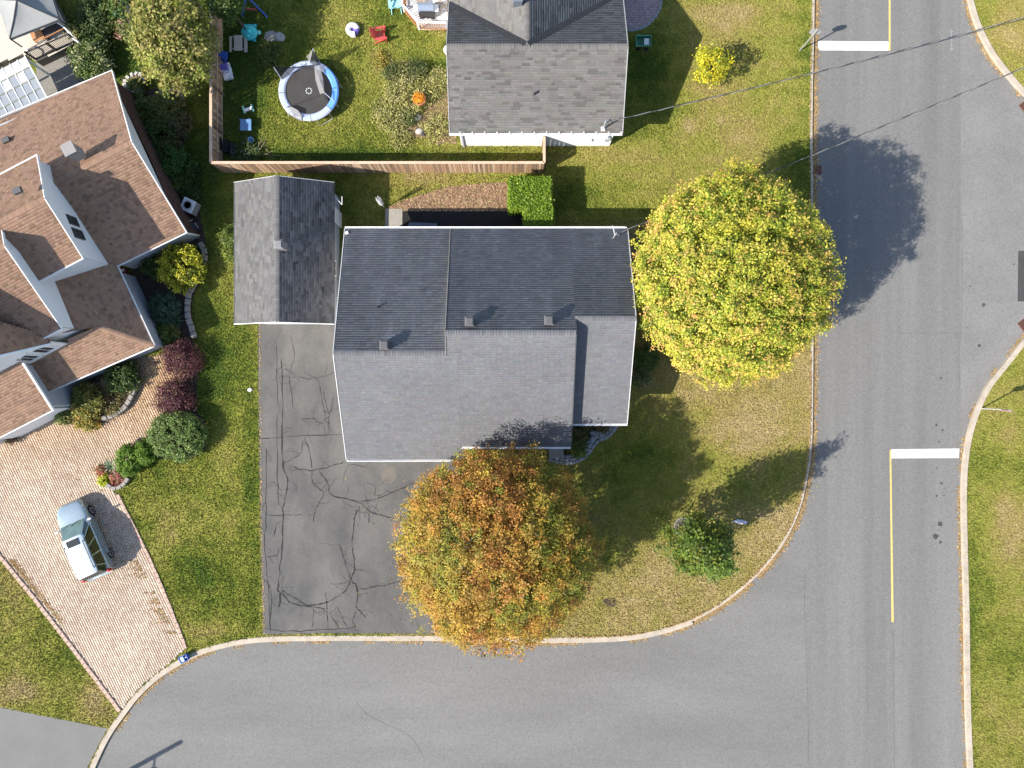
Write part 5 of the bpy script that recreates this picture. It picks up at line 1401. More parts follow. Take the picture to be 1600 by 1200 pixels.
for i, (x, y, lb) in enumerate(((346, 228, 'black slatted crate touching the fence in the backyard corner'), (356.5, 231, 'black slatted crate in the middle of the row of three by the fence'), (366, 236, 'black slatted crate of the row of three farthest from the fence'))):
    t = empty('slatted_crate', P(x, y), lb, 'crate', 'black crates in the fence corner'); c = P(x, y, 0); hh = .55 - i * .08
    for sx in (-.13, .13): MB().box(c + V3(sx, 0, hh / 2), (.03, .78, hh)).build('side_panel', M_BLACK, t)
    for sy in (-.38, .38): MB().box(c + V3(0, sy, hh / 2), (.24, .03, hh)).build('end_panel', M_BLACK, t)
    for k in range(6): MB().box(c + V3(0, -.32 + .128 * k, hh - .02), (.25, .05, .025)).build('slat', M_DARK, t)
# inflatable ring seat
t = empty('inflatable_ring', P(552, 47), 'white and purple inflatable ring on the sunny backyard lawn', 'inflatable ring')
for k in range(6):
    a0 = 2 * PI * k / 6; pts = [P(551, 46, .2) + V3(.28 * math.cos(a0 + s * PI / 18), .28 * math.sin(a0 + s * PI / 18), 0) for s in range(7)]
    MB().path(pts, .16, 10).build('tube_segment', M_PURPLE if k in (5,) else M_WHITE, t, smooth=True)
MB().lathe(P(551, 46, .12), [(.2, 0), (.2, .04)], 16).build('ring_floor', M_PURPLE, t)
MB().box(P(551, 54, .3), (.3, .2, .35)).build('backrest', M_WHITE, t)
# adirondack chairs
def adirondack(label, px, py, rz, m):
    t = empty('garden_chair', P(px, py), label, 'garden chair'); c = P(px, py, 0); M = Matrix.Rotation(rz, 3, 'Z')
    W = lambda x, y, z: c + M @ V3(x, y, z)
    for i in range(5): MB().beam(W(-.22 + .1 * i, -.27, .34 - .03 * i + .06), W(-.22 + .1 * i, .27, .34 - .03 * i + .06), .085, .025).build('seat_slat', m, t)
    for i in range(5):
        y = -.22 + .11 * i; MB().beam(W(-.24, y, .34), W(-.58, y * 1.15, 1.0 - abs(i - 2) * .04), .095, .022).build('back_slat', m, t)
    for s in (-1, 1):
        MB().beam(W(-.4, s * .33, .58), W(.36, s * .35, .62), .13, .025).build('armrest', m, t)
        MB().beam(W(.28, s * .32, 0), W(.28, s * .32, .6), .09, .03).build('leg', m, t); MB().beam(W(-.52, s * .3, 0), W(.3, s * .3, .38), .04, .1).build('leg', m, t)
    MB().beam(W(-.44, -.32, .66), W(-.44, .32, .66), .06, .03).build('back_rail', m, t)
adirondack('red slatted garden chair on the backyard lawn', 597, 59, R(8), M_RED)
adirondack('pale turquoise slatted garden chair beside the raised deck', 619, 10, R(95), M_PALETEAL)
# orange flower pot
t = empty('flower_pot', P(657, 162), 'round pot heaped with orange flowers in the overgrown patch', 'flower pot')
pc1 = P(657, 161, 0)
MB().lathe(pc1, [(.26, 0), (.37, .62), (.40, .62), (.40, .7), (.35, .7), (.34, .62)], 22).build('pot', M_POT, t)
me, _ = crown_mesh('flowers', pc1 + V3(0, 0, .70), (.34, .34, .12), 80, 18, .1, .07, [(.62, .27, .02), (.66, .33, .03), (.55, .2, .02)], zmin=0, lump=.05, shell=(.2, 1))
o = link('flowers', me, t); o['kind'] = 'stuff'
MB().lathe(pc1, [(.05, .6), (.35, .6), (.35, .66), (.02, .68)], 16).build('potting_soil', M_SOIL, t)
def rock(label, px, py, r, m=M_STONE, h=.6):
    bm = bmesh.new(); bmesh.ops.create_icosphere(bm, subdivisions=2, radius=1)
    s = random.random() * 50; c = P(px, py, 0)
    for v in bm.verts:
        k = 1 + .35 * (vnoise(np.array([v.co.x * 1.7 + s]), np.array([v.co.y * 1.7 + v.co.z + s]))[0] - .5)
        v.co = Vector((v.co.x * r * k, v.co.y * r * k * .8, v.co.z * r * k * h + r * h * .5))
    me = bpy.data.meshes.new('rock'); bm.to_mesh(me); bm.free(); me.materials.append(m)
    o = link('rock', me); o.location = c; return tag(o, label, 'rock')
M_PALEROCK = mat('pale limestone', (.42, .40, .37), .9, .2, 5, .4, 20)
rock('pale rock below the orange flower pot', 651, 184, .30, M_PALEROCK); rock('smaller pale rock lower in the overgrown patch', 655, 206, .24, M_PALEROCK)
rock('dark stone beside the small pale rock in the patch', 661, 209, .18, mat('dark stone', (.06, .06, .07), .9), .8)
rock('flat grey stone slab near the sandbox', 424, 57, .45, M_STONE, .14); rock('pale flat stone at the sunny end of the grey slab', 437, 58, .38, M_PALEROCK, .12)
rock('small white stone beside the cracked driveway lawn edge', 391, 609, .16, mat('white stone', (.6, .6, .6), .9), .6)
rock('round grey boulder between the rock ring and the shaded bed', 217, 145, .36, M_PALEROCK, .8)
rock('white garden stone in the shaded bed by the brick wall', 229, 196, .14, M_PALEROCK); rock('second white garden stone lower in the shaded bed', 251, 245, .14, M_PALEROCK); rock('white plastic looking stone by the air conditioner', 281, 296, .17, M_PALEROCK)
# rock ring
t = empty('rock_ring', P(211, 128), 'oval ring of pale rocks holding reddish gravel on the grass', 'rock ring')
MB().lathe(P(211, 128), [(.5, 0), (.5, .06)], 20, 1.1, .7, .5).build('gravel_fill', mat('reddish gravel', (.30, .17, .12), .95, .4, 12, 1, 20), t)
bmr = block_mesh('stone', .26, .2, .2, M_PALEROCK, 3)
for k in range(13):
    a = 2 * PI * k / 13; x, y = .56 * 1.1 * math.cos(a), .56 * .72 * math.sin(a); q = P(211, 128) + V3(x * .88 - y * .48, x * .48 + y * .88, 0)
    o = link('stone', bmr, t, False); o.matrix_parent_inverse = parent_matrix(t).inverted(); o.location = q; o.rotation_euler = (0, 0, a + random.random())
# garden cart
t = empty('garden_cart', P(1003, 72), 'green garden cart with a white panel on shaded grass', 'garden cart')
c = P(1003, 70, 0)
tub = MB(); tub.add([c + V3(x, y, z) for x, y, z in ((-.34, -.24, .25), (.36, -.24, .25), (.36, .24, .25), (-.34, .24, .25), (-.44, -.32, .52), (.46, -.32, .52), (.46, .32, .52), (-.44, .32, .52))], [(0, 1, 2, 3), (0, 1, 5, 4), (1, 2, 6, 5), (2, 3, 7, 6), (3, 0, 4, 7)]).build('tub', M_GREEN, t)
MB().path([c + V3(x, y, .53) for x, y in ((-.45, -.33), (.47, -.33), (.47, .33), (-.45, .33), (-.45, -.33))], .025, 6).build('tub_rim', mat('pale green rim', (.12, .34, .24), .5), t)
MB().box(c + V3(.22, .0, .4), (.3, .4, .03)).build('white_panel', M_WHITE, t)
MB().path([c + V3(-.1, -.3, .4), c + V3(.05, -.75, .55), c + V3(.22, -.75, .55)], .02, 6).build('handle', M_DARK, t)
for sx in (-.28, .28):
    for sy in (-.34, .34): MB().path([c + V3(sx, sy - .03, .13), c + V3(sx, sy + .03, .13)], .13, 12).build('wheel', M_BLACK, t)

# raised deck of the grey house
dk = empty('raised_deck', P(665, 20), 'pale raised deck with orange stained balusters beside the grey house', 'deck')
dpx = [(633, -40), (633, 20), (655, 45), (700, 46), (700, -40)]; dz = .14
for i in range(12):
    y = 43 - i * 7.4; x0 = 634 if y < 18 else 634 + (y - 18) * .9
    if x0 > 698: continue
    a, b = P(x0 + .5, y, dz), P(699, y, dz)
    MB().box((a + b) / 2, (b.x - a.x, .27, .04)).build('plank', M_WHITEDECK, dk)
MB().prism([P(x, y, .1) for x, y in dpx], .02, .09).build('deck_skirt', M_CEDAR, dk)
rp = [P(x, y, 0) for x, y in ((632.5, -40), (632.5, 20), (655.5, 47.5), (699, 48.5))]
bal = MB().box((0, 0, .42), (.045, .045, .80)).mesh('baluster', M_CEDAR); pst = MB().box((0, 0, .52), (.1, .1, 1.04)).mesh('post', M_TRIM)
for a, b in zip(rp[:-1], rp[1:]):
    d = b - a; L = d.length; n = int(L / .135)
    for i in range(1, n):
        o = link('baluster', bal, dk, False); o.matrix_parent_inverse = parent_matrix(dk).inverted(); o.location = a + d * (i / n) + V3(0, 0, dz)
    o = link('post', pst, dk, False); o.matrix_parent_inverse = parent_matrix(dk).inverted(); o.location = a + V3(0, 0, dz)
    for z in (dz + .08, dz + .88): MB().beam(a + V3(0, 0, z), b + V3(0, 0, z), .09 if z > 1 else .05, .05).build('rail', M_TRIM if z > 1 else M_CEDAR, dk)
t = empty('barbecue', P(668, 22, dz), 'covered grey barbecue on the pale raised deck', 'barbecue')
c = P(668, 23, dz)
bq = MB(); bq.box(c + V3(0, 0, .4), (.95, .5, .75)).build('cart', M_DARK, t)
lid = MB(); prof = [(-.25, .78), (-.24, .95), (-.15, 1.05), (0, 1.09), (.15, 1.05), (.24, .95), (.25, .78)]
lid.add([c + V3(s * .48, y, z) for s in (-1, 1) for y, z in prof], [(i, i + 1, i + 8, i + 7) for i in range(6)] + [tuple(range(7)), tuple(range(13, 6, -1))]).build('hood', mat('blue grey enamel', (.20, .24, .32), .3, .06, 4, spec=.6), t)
for s in (-1, 1): MB().box(c + V3(s * .62, 0, .78), (.26, .42, .04)).build('side_shelf', M_TRIM, t)
MB().box(c + V3(.0, -.33, .95), (.7, .04, .04)).build('handle', M_BLACK, t)
for s in (-.4, .4): MB().path([c + V3(s, -.22, .06), c + V3(s, -.28, .06)], .08, 10).build('wheel', M_BLACK, t)
def slat_chair(label, px, py, rz, m):
    t = empty('deck_chair', P(px, py, dz), label, 'deck chair'); c = P(px, py, dz); M = Matrix.Rotation(rz, 3, 'Z'); W = lambda x, y, z: c + M @ V3(x, y, z)
    for i in range(5): MB().beam(W(-.22 + .11 * i, -.25, .42), W(-.22 + .11 * i, .25, .42), .08, .02).build('seat_slat', m, t)
    for i in range(5): MB().beam(W(-.26 - .03 * i, -.25, .48 + .1 * i), W(-.26 - .03 * i, .25, .48 + .1 * i), .02, .08).build('back_slat', m, t)
    for sx in (-.24, .24):
        for sy in (-.24, .24): MB().beam(W(sx, sy, 0), W(sx, sy, .42), .04, .04).build('leg', m, t)
M_TEAK = mat('grey teak', (.28, .23, .19), .8, .12, 5)
slat_chair('grey slatted deck chair by the house wall on the raised deck', 689, 13, R(130), M_TEAK)
slat_chair('grey slatted deck chair beyond the barbecue on the raised deck', 659, 4, R(-90), M_TEAK)

# folded clothes dryer
t = empty('clothes_dryer', P(601, 325), 'folded white rotary clothes dryer on its post beside the concrete pad', 'clothes dryer')
b = P(601, 325, 0)
MB().path([b, b + V3(0, 0, 2.1)], .03, 8).build('post', M_GALV, t)
for k in range(5):
    a = 2 * PI * k / 5 + .3; MB().path([b + V3(.05 * math.cos(a), .05 * math.sin(a), .9), b + V3(.13 * math.cos(a), .13 * math.sin(a), 2.25)], [.03, .022], 6).build('arm', M_WHITE, t)
for z in (1.2, 1.6, 2.0):
    MB().path([b + V3(.14 * math.cos(a), .14 * math.sin(a), z) for a in np.linspace(0, 2 * PI, 9)], .012, 5).build('line_bundle', M_WHITE, t)
t = empty('window_well', P(662, 352), 'bluish metal window well cover on the mulch painted dark for shade behind the bungalow', 'window well')
MB().add([P(640, 347, .25), P(683, 349, .25), P(683, 362, .15), P(632, 362, .15), P(640, 347, 0), P(683, 349, 0), P(683, 362, 0), P(632, 362, 0)], [(0, 1, 2, 3), (0, 4, 5, 1), (3, 0, 4, 7), (1, 2, 6, 5), (2, 3, 7, 6)]).build('cover', mat('blue grey cover', (.10, .12, .16), .5), t)

# air conditioner and bin at the brown house
t = empty('air_conditioner', P(300, 324), 'boxy white air conditioner with a round fan grille by the brick wall', 'air conditioner')
c = P(298, 323, .36); M = Matrix.Rotation(R(-25), 3, 'Z')
MB().box(c, (.78, .78, .72), R(-25)).build('casing', mat('shaded grey casing', (.30, .30, .31), .5, .05, 4), t)
tp = MB(); tp.lathe(c + V3(0, 0, .36), [(.30, .02), (.39, .02)], 24)
bevel(MB().box(c + V3(0, 0, .38), (.8, .8, .05), R(-25)).build('top_cover', M_WHITE, t), .03, 2)
fan = MB().lathe(c + V3(0, 0, .41), [(.28, 0), (.28, .012)], 24).build('fan_opening', M_DARK, t)
for k in range(4): MB().lathe(c + V3(0, 0, .425), [(.06 + .07 * k, 0), (.075 + .07 * k, 0), (.075 + .07 * k, .012), (.06 + .07 * k, .012)], 24).build('fan_ring', M_GALV, fan)
t = empty('hose_cart', P(303, 356), 'dark hose cart with white handles below the air conditioner', 'hose cart')
c = P(302, 355, .3); MB().path([c - V3(.2, .05, 0), c + V3(.2, .05, 0)], .26, 14).build('hose_drum', mat('dark blue grey hose', (.05, .06, .08), .6), t)
MB().path([c + V3(-.22, .1, -.2), c + V3(-.2, .3, .3), c + V3(.1, .38, .32)], .02, 6).build('handle', M_WHITE, t); MB().path([c + V3(.22, .0, -.2), c + V3(.25, .2, .25)], .02, 6).build('handle', M_WHITE, t)
t = empty('water_barrel', P(198, 15), 'dark plastic barrel in shade at the top garden edge', 'barrel')
MB().lathe(P(200, 14), [(.3, 0), (.36, .3), (.36, .6), (.3, .9), (.28, .9)], 18).build('barrel_body', mat('dark barrel', (.03, .035, .05), .4), t); MB().lathe(P(200, 14, .9), [(.28, 0), (.28, .03), (.1, .05)], 18).build('barrel_lid', M_DARK, t)
t = empty('flower_pot', P(199, 426), 'red flower pot under the brown eave corner', 'flower pot')
MB().lathe(P(197, 425), [(.18, 0), (.26, .4), (.22, .4)], 14).build('pot', mat('dark red pot', (.16, .03, .03), .5), t); MB().lathe(P(193, 422, .38), [(.02, 0), (.1, .06), (.03, .14)], 8).build('blooms', M_WHITE, t)
# recycling box
t = empty('recycling_box', P(291, 1027), 'open blue recycling box at the foot of the paved drive', 'recycling box')
c = P(291, 1026, 0); rz = R(25); M = Matrix.Rotation(rz, 3, 'Z')
def rim(r, z, k=1): return [c + M @ V3(x * r * 1.25, y * r, z) for x, y in ((-1, -1), (1, -1), (1, 1), (-1, 1))]
lo, hi, hi2, lo2 = rim(.17, .02), rim(.215, .40), rim(.19, .40), rim(.15, .05)
MB().add(lo + hi + hi2 + lo2, [(0, 1, 2, 3)] + [(i, (i + 1) % 4, 4 + (i + 1) % 4, 4 + i) for i in range(4)] + [(4 + i, 4 + (i + 1) % 4, 8 + (i + 1) % 4, 8 + i) for i in range(4)] + [(8 + i, 8 + (i + 1) % 4, 12 + (i + 1) % 4, 12 + i) for i in range(4)] + [(12, 13, 14, 15)]).build('box_shell', M_BLUE, t)
MB().box(c + M @ V3(-.1, 0, .26), (.2, .3, .2), rz).build('contents', M_LBLUE, t); MB().box(c + M @ V3(.12, .02, .2), (.06, .06, .2), rz).build('bottle', M_WHITE, t)
# small pale sheet on the corner lawn
t = MB(); c = P(1157, 815, 0)
bm_pts = [c + V3(x, y, z) for x, y, z in ((-.5, .02, .04), (-.25, .16, .10), (.1, .12, .06), (.48, -.02, .05), (.3, -.14, .09), (-.1, -.13, .05), (-.05, .0, .12))]
o = t.add(bm_pts + [p - V3(0, 0, .03) for p in bm_pts[:6]], [(0, 1, 6), (1, 2, 6), (2, 3, 6), (3, 4, 6), (4, 5, 6), (5, 0, 6)] + [(i, (i + 1) % 6, 7 + (i + 1) % 6, 7 + i) for i in range(6)]).build('plastic_sheet', mat('crumpled pale plastic', (.45, .46, .52), .5, .3, 6))
tag(o, 'crumpled pale plastic sheet on the corner lawn', 'plastic sheet')
t = empty('tree_well', P(1065, 823), 'dark round mulch ring at the foot of the slim corner tree', 'mulch ring')
MB().lathe(P(1066, 824), [(.62, 0), (.58, .05), (.1, .09)], 26, sx=.85).build('mulch_mound', mat('grey mulch', (.09, .08, .075), .95, .4, 10, .8, 25), t)
stone_row(t, [P(1066, 824) + V3(.58 * .85 * math.cos(a), .6 * math.sin(a), 0) for a in np.linspace(0, 2 * PI, 20)], .2, .07, .07, 0, M_EDGE2, 'edging_stone')
# drain lid on lawn strip already covered by the white stone

# ------------------------------------------------------------------ canopy, deck and panel roof at the upper corner
cv = empty('garden_canopy', P(38, 2), 'grey fabric garden canopy with dark ridge lines above the tan deck', 'canopy')
ap = P(26, 0, 3.2); cs_ = [P(15, 60, 2.2), P(92, 30, 2.2), P(72, -32, 2.2), P(-6, -2, 2.2)]
ctr = sum(cs_, V3(0, 0, 0)) / 4; ap = V3(ctr.x, ctr.y, 3.15)
for i in range(4):
    a, b = cs_[i], cs_[(i + 1) % 4]
    k = 6; vs = []; fs = []
    for r in range(k + 1):
        t_ = r / k
        for s in range(k + 1):
            q = a.lerp(b, s / k); vs.append(q.lerp(ap, t_) - V3(0, 0, .16 * math.sin(PI * t_) * (.4 + .6 * math.sin(PI * s / k))))
    for r in range(k):
        for s in range(k): q = r * (k + 1) + s; fs.append((q, q + 1, q + k + 2, q + k + 1))
    MB().add(vs, fs).build('canopy_panel', M_CANVAS, cv, smooth=True)
    MB().poly([a, b, b - V3(0, 0, .22), a - V3(0, 0, .22)]).build('valance', M_CANVAS, cv)
    MB().path([a + V3(0, 0, .01), a.lerp(ap, .5) - V3(0, 0, .04), ap], .03, 6).build('canopy_rib', M_DARK, cv)
    MB().path([V3(a.x, a.y, 0), a - V3(0, 0, .05)], .045, 8).build('post', M_DARK, cv)
    MB().path([a - V3(0, 0, .03), b - V3(0, 0, .03)], .025, 6).build('eave_rail', M_DARK, cv)
td = empty('tan_deck', P(60, 60), 'tan boarded garden deck with a black railing beside the brown house', 'deck')
dz2 = .7
dpoly = [P(x, y, dz2) for x, y in ((-60, 40), (-20, -40), (60, -40), (104, 40), (123, 64), (56, 96), (40, 84), (-60, 118))]
MB().prism(dpoly, .05, dz2 - .045).build('deck_frame', mat('shaded deck frame', (.10, .09, .08), .9), td)
vs_ = [((p - dpoly[0]).dot(uu), (p - dpoly[0]).dot(vv)) for p in dpoly]
w0, w1 = min(v[1] for v in vs_), max(v[1] for v in vs_); nb_ = int((w1 - w0) / .15)
pl_ = MB().box((0, 0, 0), (1, .142, .045)).mesh('plank', M_TAN)
for r in range(nb_):
    wm = w0 + (r + .5) * (w1 - w0) / nb_; xs = []
    for i_ in range(len(vs_)):
        (u0, v0), (u1, v1) = vs_[i_], vs_[(i_ + 1) % len(vs_)]
        if (v0 > wm) != (v1 > wm): xs.append(u0 + (u1 - u0) * (wm - v0) / (v1 - v0))
    xs.sort()
    for s in range(0, len(xs) - 1, 2):
        c = dpoly[0] + uu * (xs[s] + xs[s + 1]) / 2 + vv * wm
        o = link('plank', pl_, td, False); o.matrix_parent_inverse = parent_matrix(td).inverted(); o.location = (c.x, c.y, dz2 - .022); o.rotation_euler = (0, 0, math.atan2(uu.y, uu.x)); o.scale = (xs[s + 1] - xs[s], 1, 1)
ra, rb = P(56, 93, dz2), P(121, 65, dz2)
bl = MB().box((0, 0, .45), (.03, .03, .86)).mesh('baluster', M_BLACK)
nbal = 26
for i_ in range(nbal + 1):
    q = ra.lerp(rb, i_ / nbal); o = link('baluster', bl, td, False); o.matrix_parent_inverse = parent_matrix(td).inverted(); o.location = (q.x, q.y, dz2 + .03)
for z in (.06, .92): MB().beam(ra + V3(0, 0, z), rb + V3(0, 0, z), .06, .05).build('rail', M_BLACK, td)
for q in (ra, rb, ra.lerp(rb, .5)): MB().box((q.x, q.y, dz2 + .5), (.09, .09, 1.0)).build('post', M_BLACK, td)
cr_ = catmull([P(88, 34, dz2 + .5), P(104, 46, dz2 + .5), P(112, 58, dz2 + .5), P(123, 66, dz2 + .5)], 6)
MB().path(cr_, .05, 8).build('curved_rail', M_TRIM, td); MB().path([p - V3(0, 0, .3) for p in cr_], .03, 8).build('curved_rail', M_TRIM, td)
cr_ = catmull([P(36, 74, dz2 + .4), P(44, 80, dz2 + .5), P(49, 89, dz2 + .4)], 6); MB().path(cr_, .05, 8).build('curved_rail', M_TRIM, td)
t = empty('coffee_table', P(56, 52, dz2), 'orange brown slatted wooden table on the tan deck', 'table')
for i_ in range(5):
    c = P(57, 53, dz2 + .45) + uu * (-.28 + .14 * i_); MB().box(c, (.125, .85, .03), math.atan2(uu.y, uu.x)).build('table_slat', M_CEDAR, t)
for sx in (-.27, .27):
    for sy in (-.35, .35): c = P(57, 53, dz2 + .22) + uu * sx + vv * sy; MB().box(c, (.06, .06, .44), math.atan2(uu.y, uu.x)).build('leg', M_CEDAR, t)
t = empty('deck_bench', P(78, 50, dz2), 'dark bench with thin brown edge on the tan deck', 'bench')
c = P(80, 46, dz2 + .42); yw = math.atan2(uu.y, uu.x)
for i_ in range(4): MB().box(c + vv * (-.2 + .13 * i_), (1.3, .11, .03), yw).build('seat_slat', M_DARK, t)
MB().box(c - vv * .3, (1.4, .05, .06), yw).build('front_edge', M_CEDAR, t)
for sx in (-.55, .55): MB().box(c + uu * sx - V3(0, 0, .22), (.06, .45, .42), yw).build('leg', M_DARK, t)
# flat panel roof of the patio cover
pr = empty('patio_cover', P(30, 140), 'pale panelled patio cover leaning against the brown house', 'patio cover')
pz = 2.3; o1 = P(38, 88, pz + .1); ex = (P(73, 152, pz) - P(52, 92, pz)).normalized()
uw = -uu; dn = -vv
for i_ in range(6):
    for j in range(5):
        c = o1 + uw * (.22 + .50 * i_) + dn * (.36 + .68 * j) + V3(0, 0, -.03 * j)
        o = MB().box(c, (.47, .65, .03), math.atan2(uu.y, uu.x)).build('panel', M_PANELB if (j < 1 + (i_ % 2)) else M_PANEL, pr)
    MB().beam(o1 + uw * (.47 + .5 * i_ - .0) + V3(0, 0, .02), o1 + uw * (.47 + .5 * i_) + dn * 3.45 + V3(0, 0, -.1), .035, .05).build('panel_rib', M_TRIM, pr)
MB().beam(o1 + uw * -.03, o1 + uw * -.03 + dn * 3.45 - V3(0, 0, .13), .06, .1).build('edge_beam', M_TRIM, pr)
for sx in (0.05, 2.6): 
    q = o1 + uw * sx + dn * .1; MB().box((q.x, q.y, pz / 2), (.1, .1, pz)).build('post', M_TRIM, pr)
sheet('shaded_patio', [P(x, y) for x, y in ((56, 96), (122, 68), (136, 128), (60, 170))], .02, mat('grey deck paving', (.20, .19, .175), .9, .15, 4))

# ------------------------------------------------------------------ minivan
van = empty('minivan', P(141, 838), 'silver blue minivan with roof rails parked on the paver driveway', 'minivan')
vb = P(141.5, 839); hd_ = V3(-.40, .916, 0).normalized(); lt = V3(-hd_.y, hd_.x, 0)
VM = Matrix(((hd_.x, lt.x, 0, vb.x), (hd_.y, lt.y, 0, vb.y), (0, 0, 1, .03), (0, 0, 0, 1)))
def VW(x, y, z): return VM @ V3(x, y, z)
st = [(2.46, .36, .34, .58), (2.40, .60, .28, .70), (2.24, .80, .24, .80), (1.95, .90, .22, .88), (1.65, .95, .22, .93), (1.25, .97, .22, .98), (.95, .98, .22, 1.03), (.3, .985, .22, 1.04), (-.8, .985, .22, 1.05), (-1.8, .97, .22, 1.05), (-2.2, .93, .26, 1.02), (-2.40, .84, .30, .95), (-2.45, .70, .36, .85)]
vs = []; fs = []
ring = lambda w, zb, zs: [(0, zb), (w * .85, zb), (w * .97, zb + .14), (w, zb + (zs - zb) * .55), (w * .985, zs - .10), (w * .93, zs), (w * .55, zs + .035), (0, zs + .05)]
for x, w, zb, zs in st:
    r = ring(w, zb, zs); full = [(y, z) for y, z in r] + [(-y, z) for y, z in reversed(r[1:-1])]
    vs += [VW(x, y, z) for y, z in full]
n = 14
for i_ in range(len(st) - 1):
    for k in range(n): fs.append((i_ * n + k, i_ * n + (k + 1) % n, (i_ + 1) * n + (k + 1) % n, (i_ + 1) * n + k))
fs.append(tuple(range(n))); fs.append(tuple(range((len(st) - 1) * n, len(st) * n)))
body = MB().add(vs, fs).build('body', M_PAINT, van, smooth=True)
sb = body.modifiers.new('smooth', 'SUBSURF'); sb.levels = 1; sb.render_levels = 2
# cabin: base outline z 1.04, roof outline z 1.66
gb = [(1.18, .80), (.75, .92), (-1.9, .90), (-2.36, .78)]; gt = [(.30, .60), (.05, .68), (-1.75, .67), (-2.10, .60)]
base = [VW(x, y, 1.03) for x, y in gb] + [VW(x, -y, 1.03) for x, y in reversed(gb)]
topr = [VW(x, y, 1.62) for x, y in gt] + [VW(x, -y, 1.62) for x, y in reversed(gt)]
MB().add(base + topr, [(i_, (i_ + 1) % 8, 8 + (i_ + 1) % 8, 8 + i_) for i_ in range(8)] + [tuple(range(8, 16))]).build('cabin', M_PAINT, van)
rf = MB(); vs = []; fs = []
xs = [.34, .2, -.3, -1.0, -1.7, -2.05, -2.16]; ws = [.58, .66, .69, .70, .69, .65, .56]
for x, w, dzz in zip(xs, ws, (0, .03, .06, .07, .06, .03, 0)):
    for y, z in ((-1, 0), (-.9, .035), (-.5, .06), (0, .07), (.5, .06), (.9, .035), (1, 0)): vs.append(VW(x, y * w, 1.635 + dzz + z))
for i_ in range(6):
    for k in range(6): b_ = i_ * 7 + k; fs.append((b_, b_ + 1, b_ + 8, b_ + 7))
M_ROOFP = mat('pale car roof paint', (.62, .68, .72), 0.25, 0.02, 2, metal=.35, spec=.6, coat=.8)
rf.add(vs, fs).build('roof_panel', M_ROOFP, van, smooth=True)
def vpanel(name, pts, m, off=.012, inset=.06, parent=van):
    pts = [Vector(p) for p in pts]; c = sum(pts, V3(0, 0, 0)) / len(pts)
    nn = (pts[1] - pts[0]).cross(pts[2] - pts[0]).normalized()
    if nn.dot(c - VW(-.5, 0, .9)) < 0: nn = -nn
    q = [p.lerp(c, inset) + nn * off for p in pts]; k = len(q)
    return MB().add(q + [p - nn * .02 for p in q], [tuple(range(k)), tuple(range(2 * k - 1, k - 1, -1))] + [(i_, (i_ + 1) % k, k + (i_ + 1) % k, k + i_) for i_ in range(k)]).build(name, m, parent)
B_ = lambda i_, s: VW(gb[i_][0], s * gb[i_][1], 1.04); T_ = lambda i_, s: VW(gt[i_][0], s * gt[i_][1], 1.61)
vpanel('windscreen', [B_(0, 1), T_(0, 1), T_(0, -1), B_(0, -1)], M_WSCREEN, .012, .05)
vpanel('rear_window', [B_(3, 1), T_(3, 1), T_(3, -1), B_(3, -1)], M_CARGLASS, .012, .08)
for s in (1, -1):
    vpanel('quarter_glass', [B_(0, s), B_(1, s), T_(1, s), T_(0, s)], M_CARGLASS, .008, .16)
    cuts = [0, .33, .66, 1.0]
    for a, b in zip(cuts[:-1], cuts[1:]):
        q = [B_(1, s).lerp(B_(2, s), a + .01), B_(1, s).lerp(B_(2, s), b - .01), T_(1, s).lerp(T_(2, s), b - .01), T_(1, s).lerp(T_(2, s), a + .01)]
        vpanel('side_window', q, M_CARGLASS, .012, .05)
    vpanel('side_window', [B_(2, s), B_(3, s), T_(3, s), T_(2, s)], M_CARGLASS, .010, .14)
    rr_ = [VW(-.05, s * .60, 1.72), VW(-.2, s * .61, 1.79), VW(-1.7, s * .60, 1.79), VW(-1.85, s * .59, 1.72)]
    MB().path(rr_, .022, 6).build('roof_rail', M_DARK, van)
    MB().box(VW(1.0, s * 1.07, 1.06), (.1, .2, .14), math.atan2(hd_.y, hd_.x)).build('mirror', M_ROOFP, van)
    for x in (1.48, -1.42):
        c = VW(x, s * .86, .33)
        wh = MB().path([c - lt * .11, c + lt * .13 * s if s > 0 else c + lt * .11], .335, 20).build('wheel', M_TYRE, van)
        ec = VW(x, s * .985, .33)
        MB().path([ec - lt * s * .03, ec + lt * s * .012], .215, 18).build('rim', M_ALLOY, wh)
        for k in range(5):
            a = 2 * PI * k / 5; MB().beam(ec + lt * s * .016, ec + lt * s * .016 + (hd_ * math.cos(a) + V3(0, 0, math.sin(a))) * .2, .02, .06, up=lt).build('spoke', M_DARK, wh)
    for x0, x1 in ((.72, -.28), (-.32, -1.32)):
        dr = vpanel('door', [VW(x0, s * .982, .40), VW(x1, s * .984, .40), VW(x1, s * .978, .96), VW(x0, s * .974, .96)], M_PAINT, .006, .0)
        MB().box(VW(x1 + .18, s * 1.0, .86), (.18, .03, .04), math.atan2(hd_.y, hd_.x)).build('handle', M_PAINT, dr)
    MB().add([VW(2.30, s * .55, .66), VW(2.02, s * .86, .72), VW(1.92, s * .89, .86), VW(2.20, s * .60, .80), VW(2.2, s * .5, .62), VW(1.95, s * .8, .66), VW(1.9, s * .8, .80), VW(2.15, s * .55, .74)], [(0, 1, 2, 3), (0, 4, 5, 1), (1, 5, 6, 2), (2, 6, 7, 3), (3, 7, 4, 0), (4, 5, 6, 7)]).build('headlight', M_LENS, van)
    tl = MB().box(VW(-2.33, s * .83, .92), (.2, .18, .32), math.atan2(hd_.y, hd_.x)).build('taillight', M_TAIL, van); bevel(tl, .05, 3)
    MB().box(VW(-2.40, s * .86, .74), (.16, .17, .1), math.atan2(hd_.y, hd_.x)).build('indicator', M_AMBER, van)
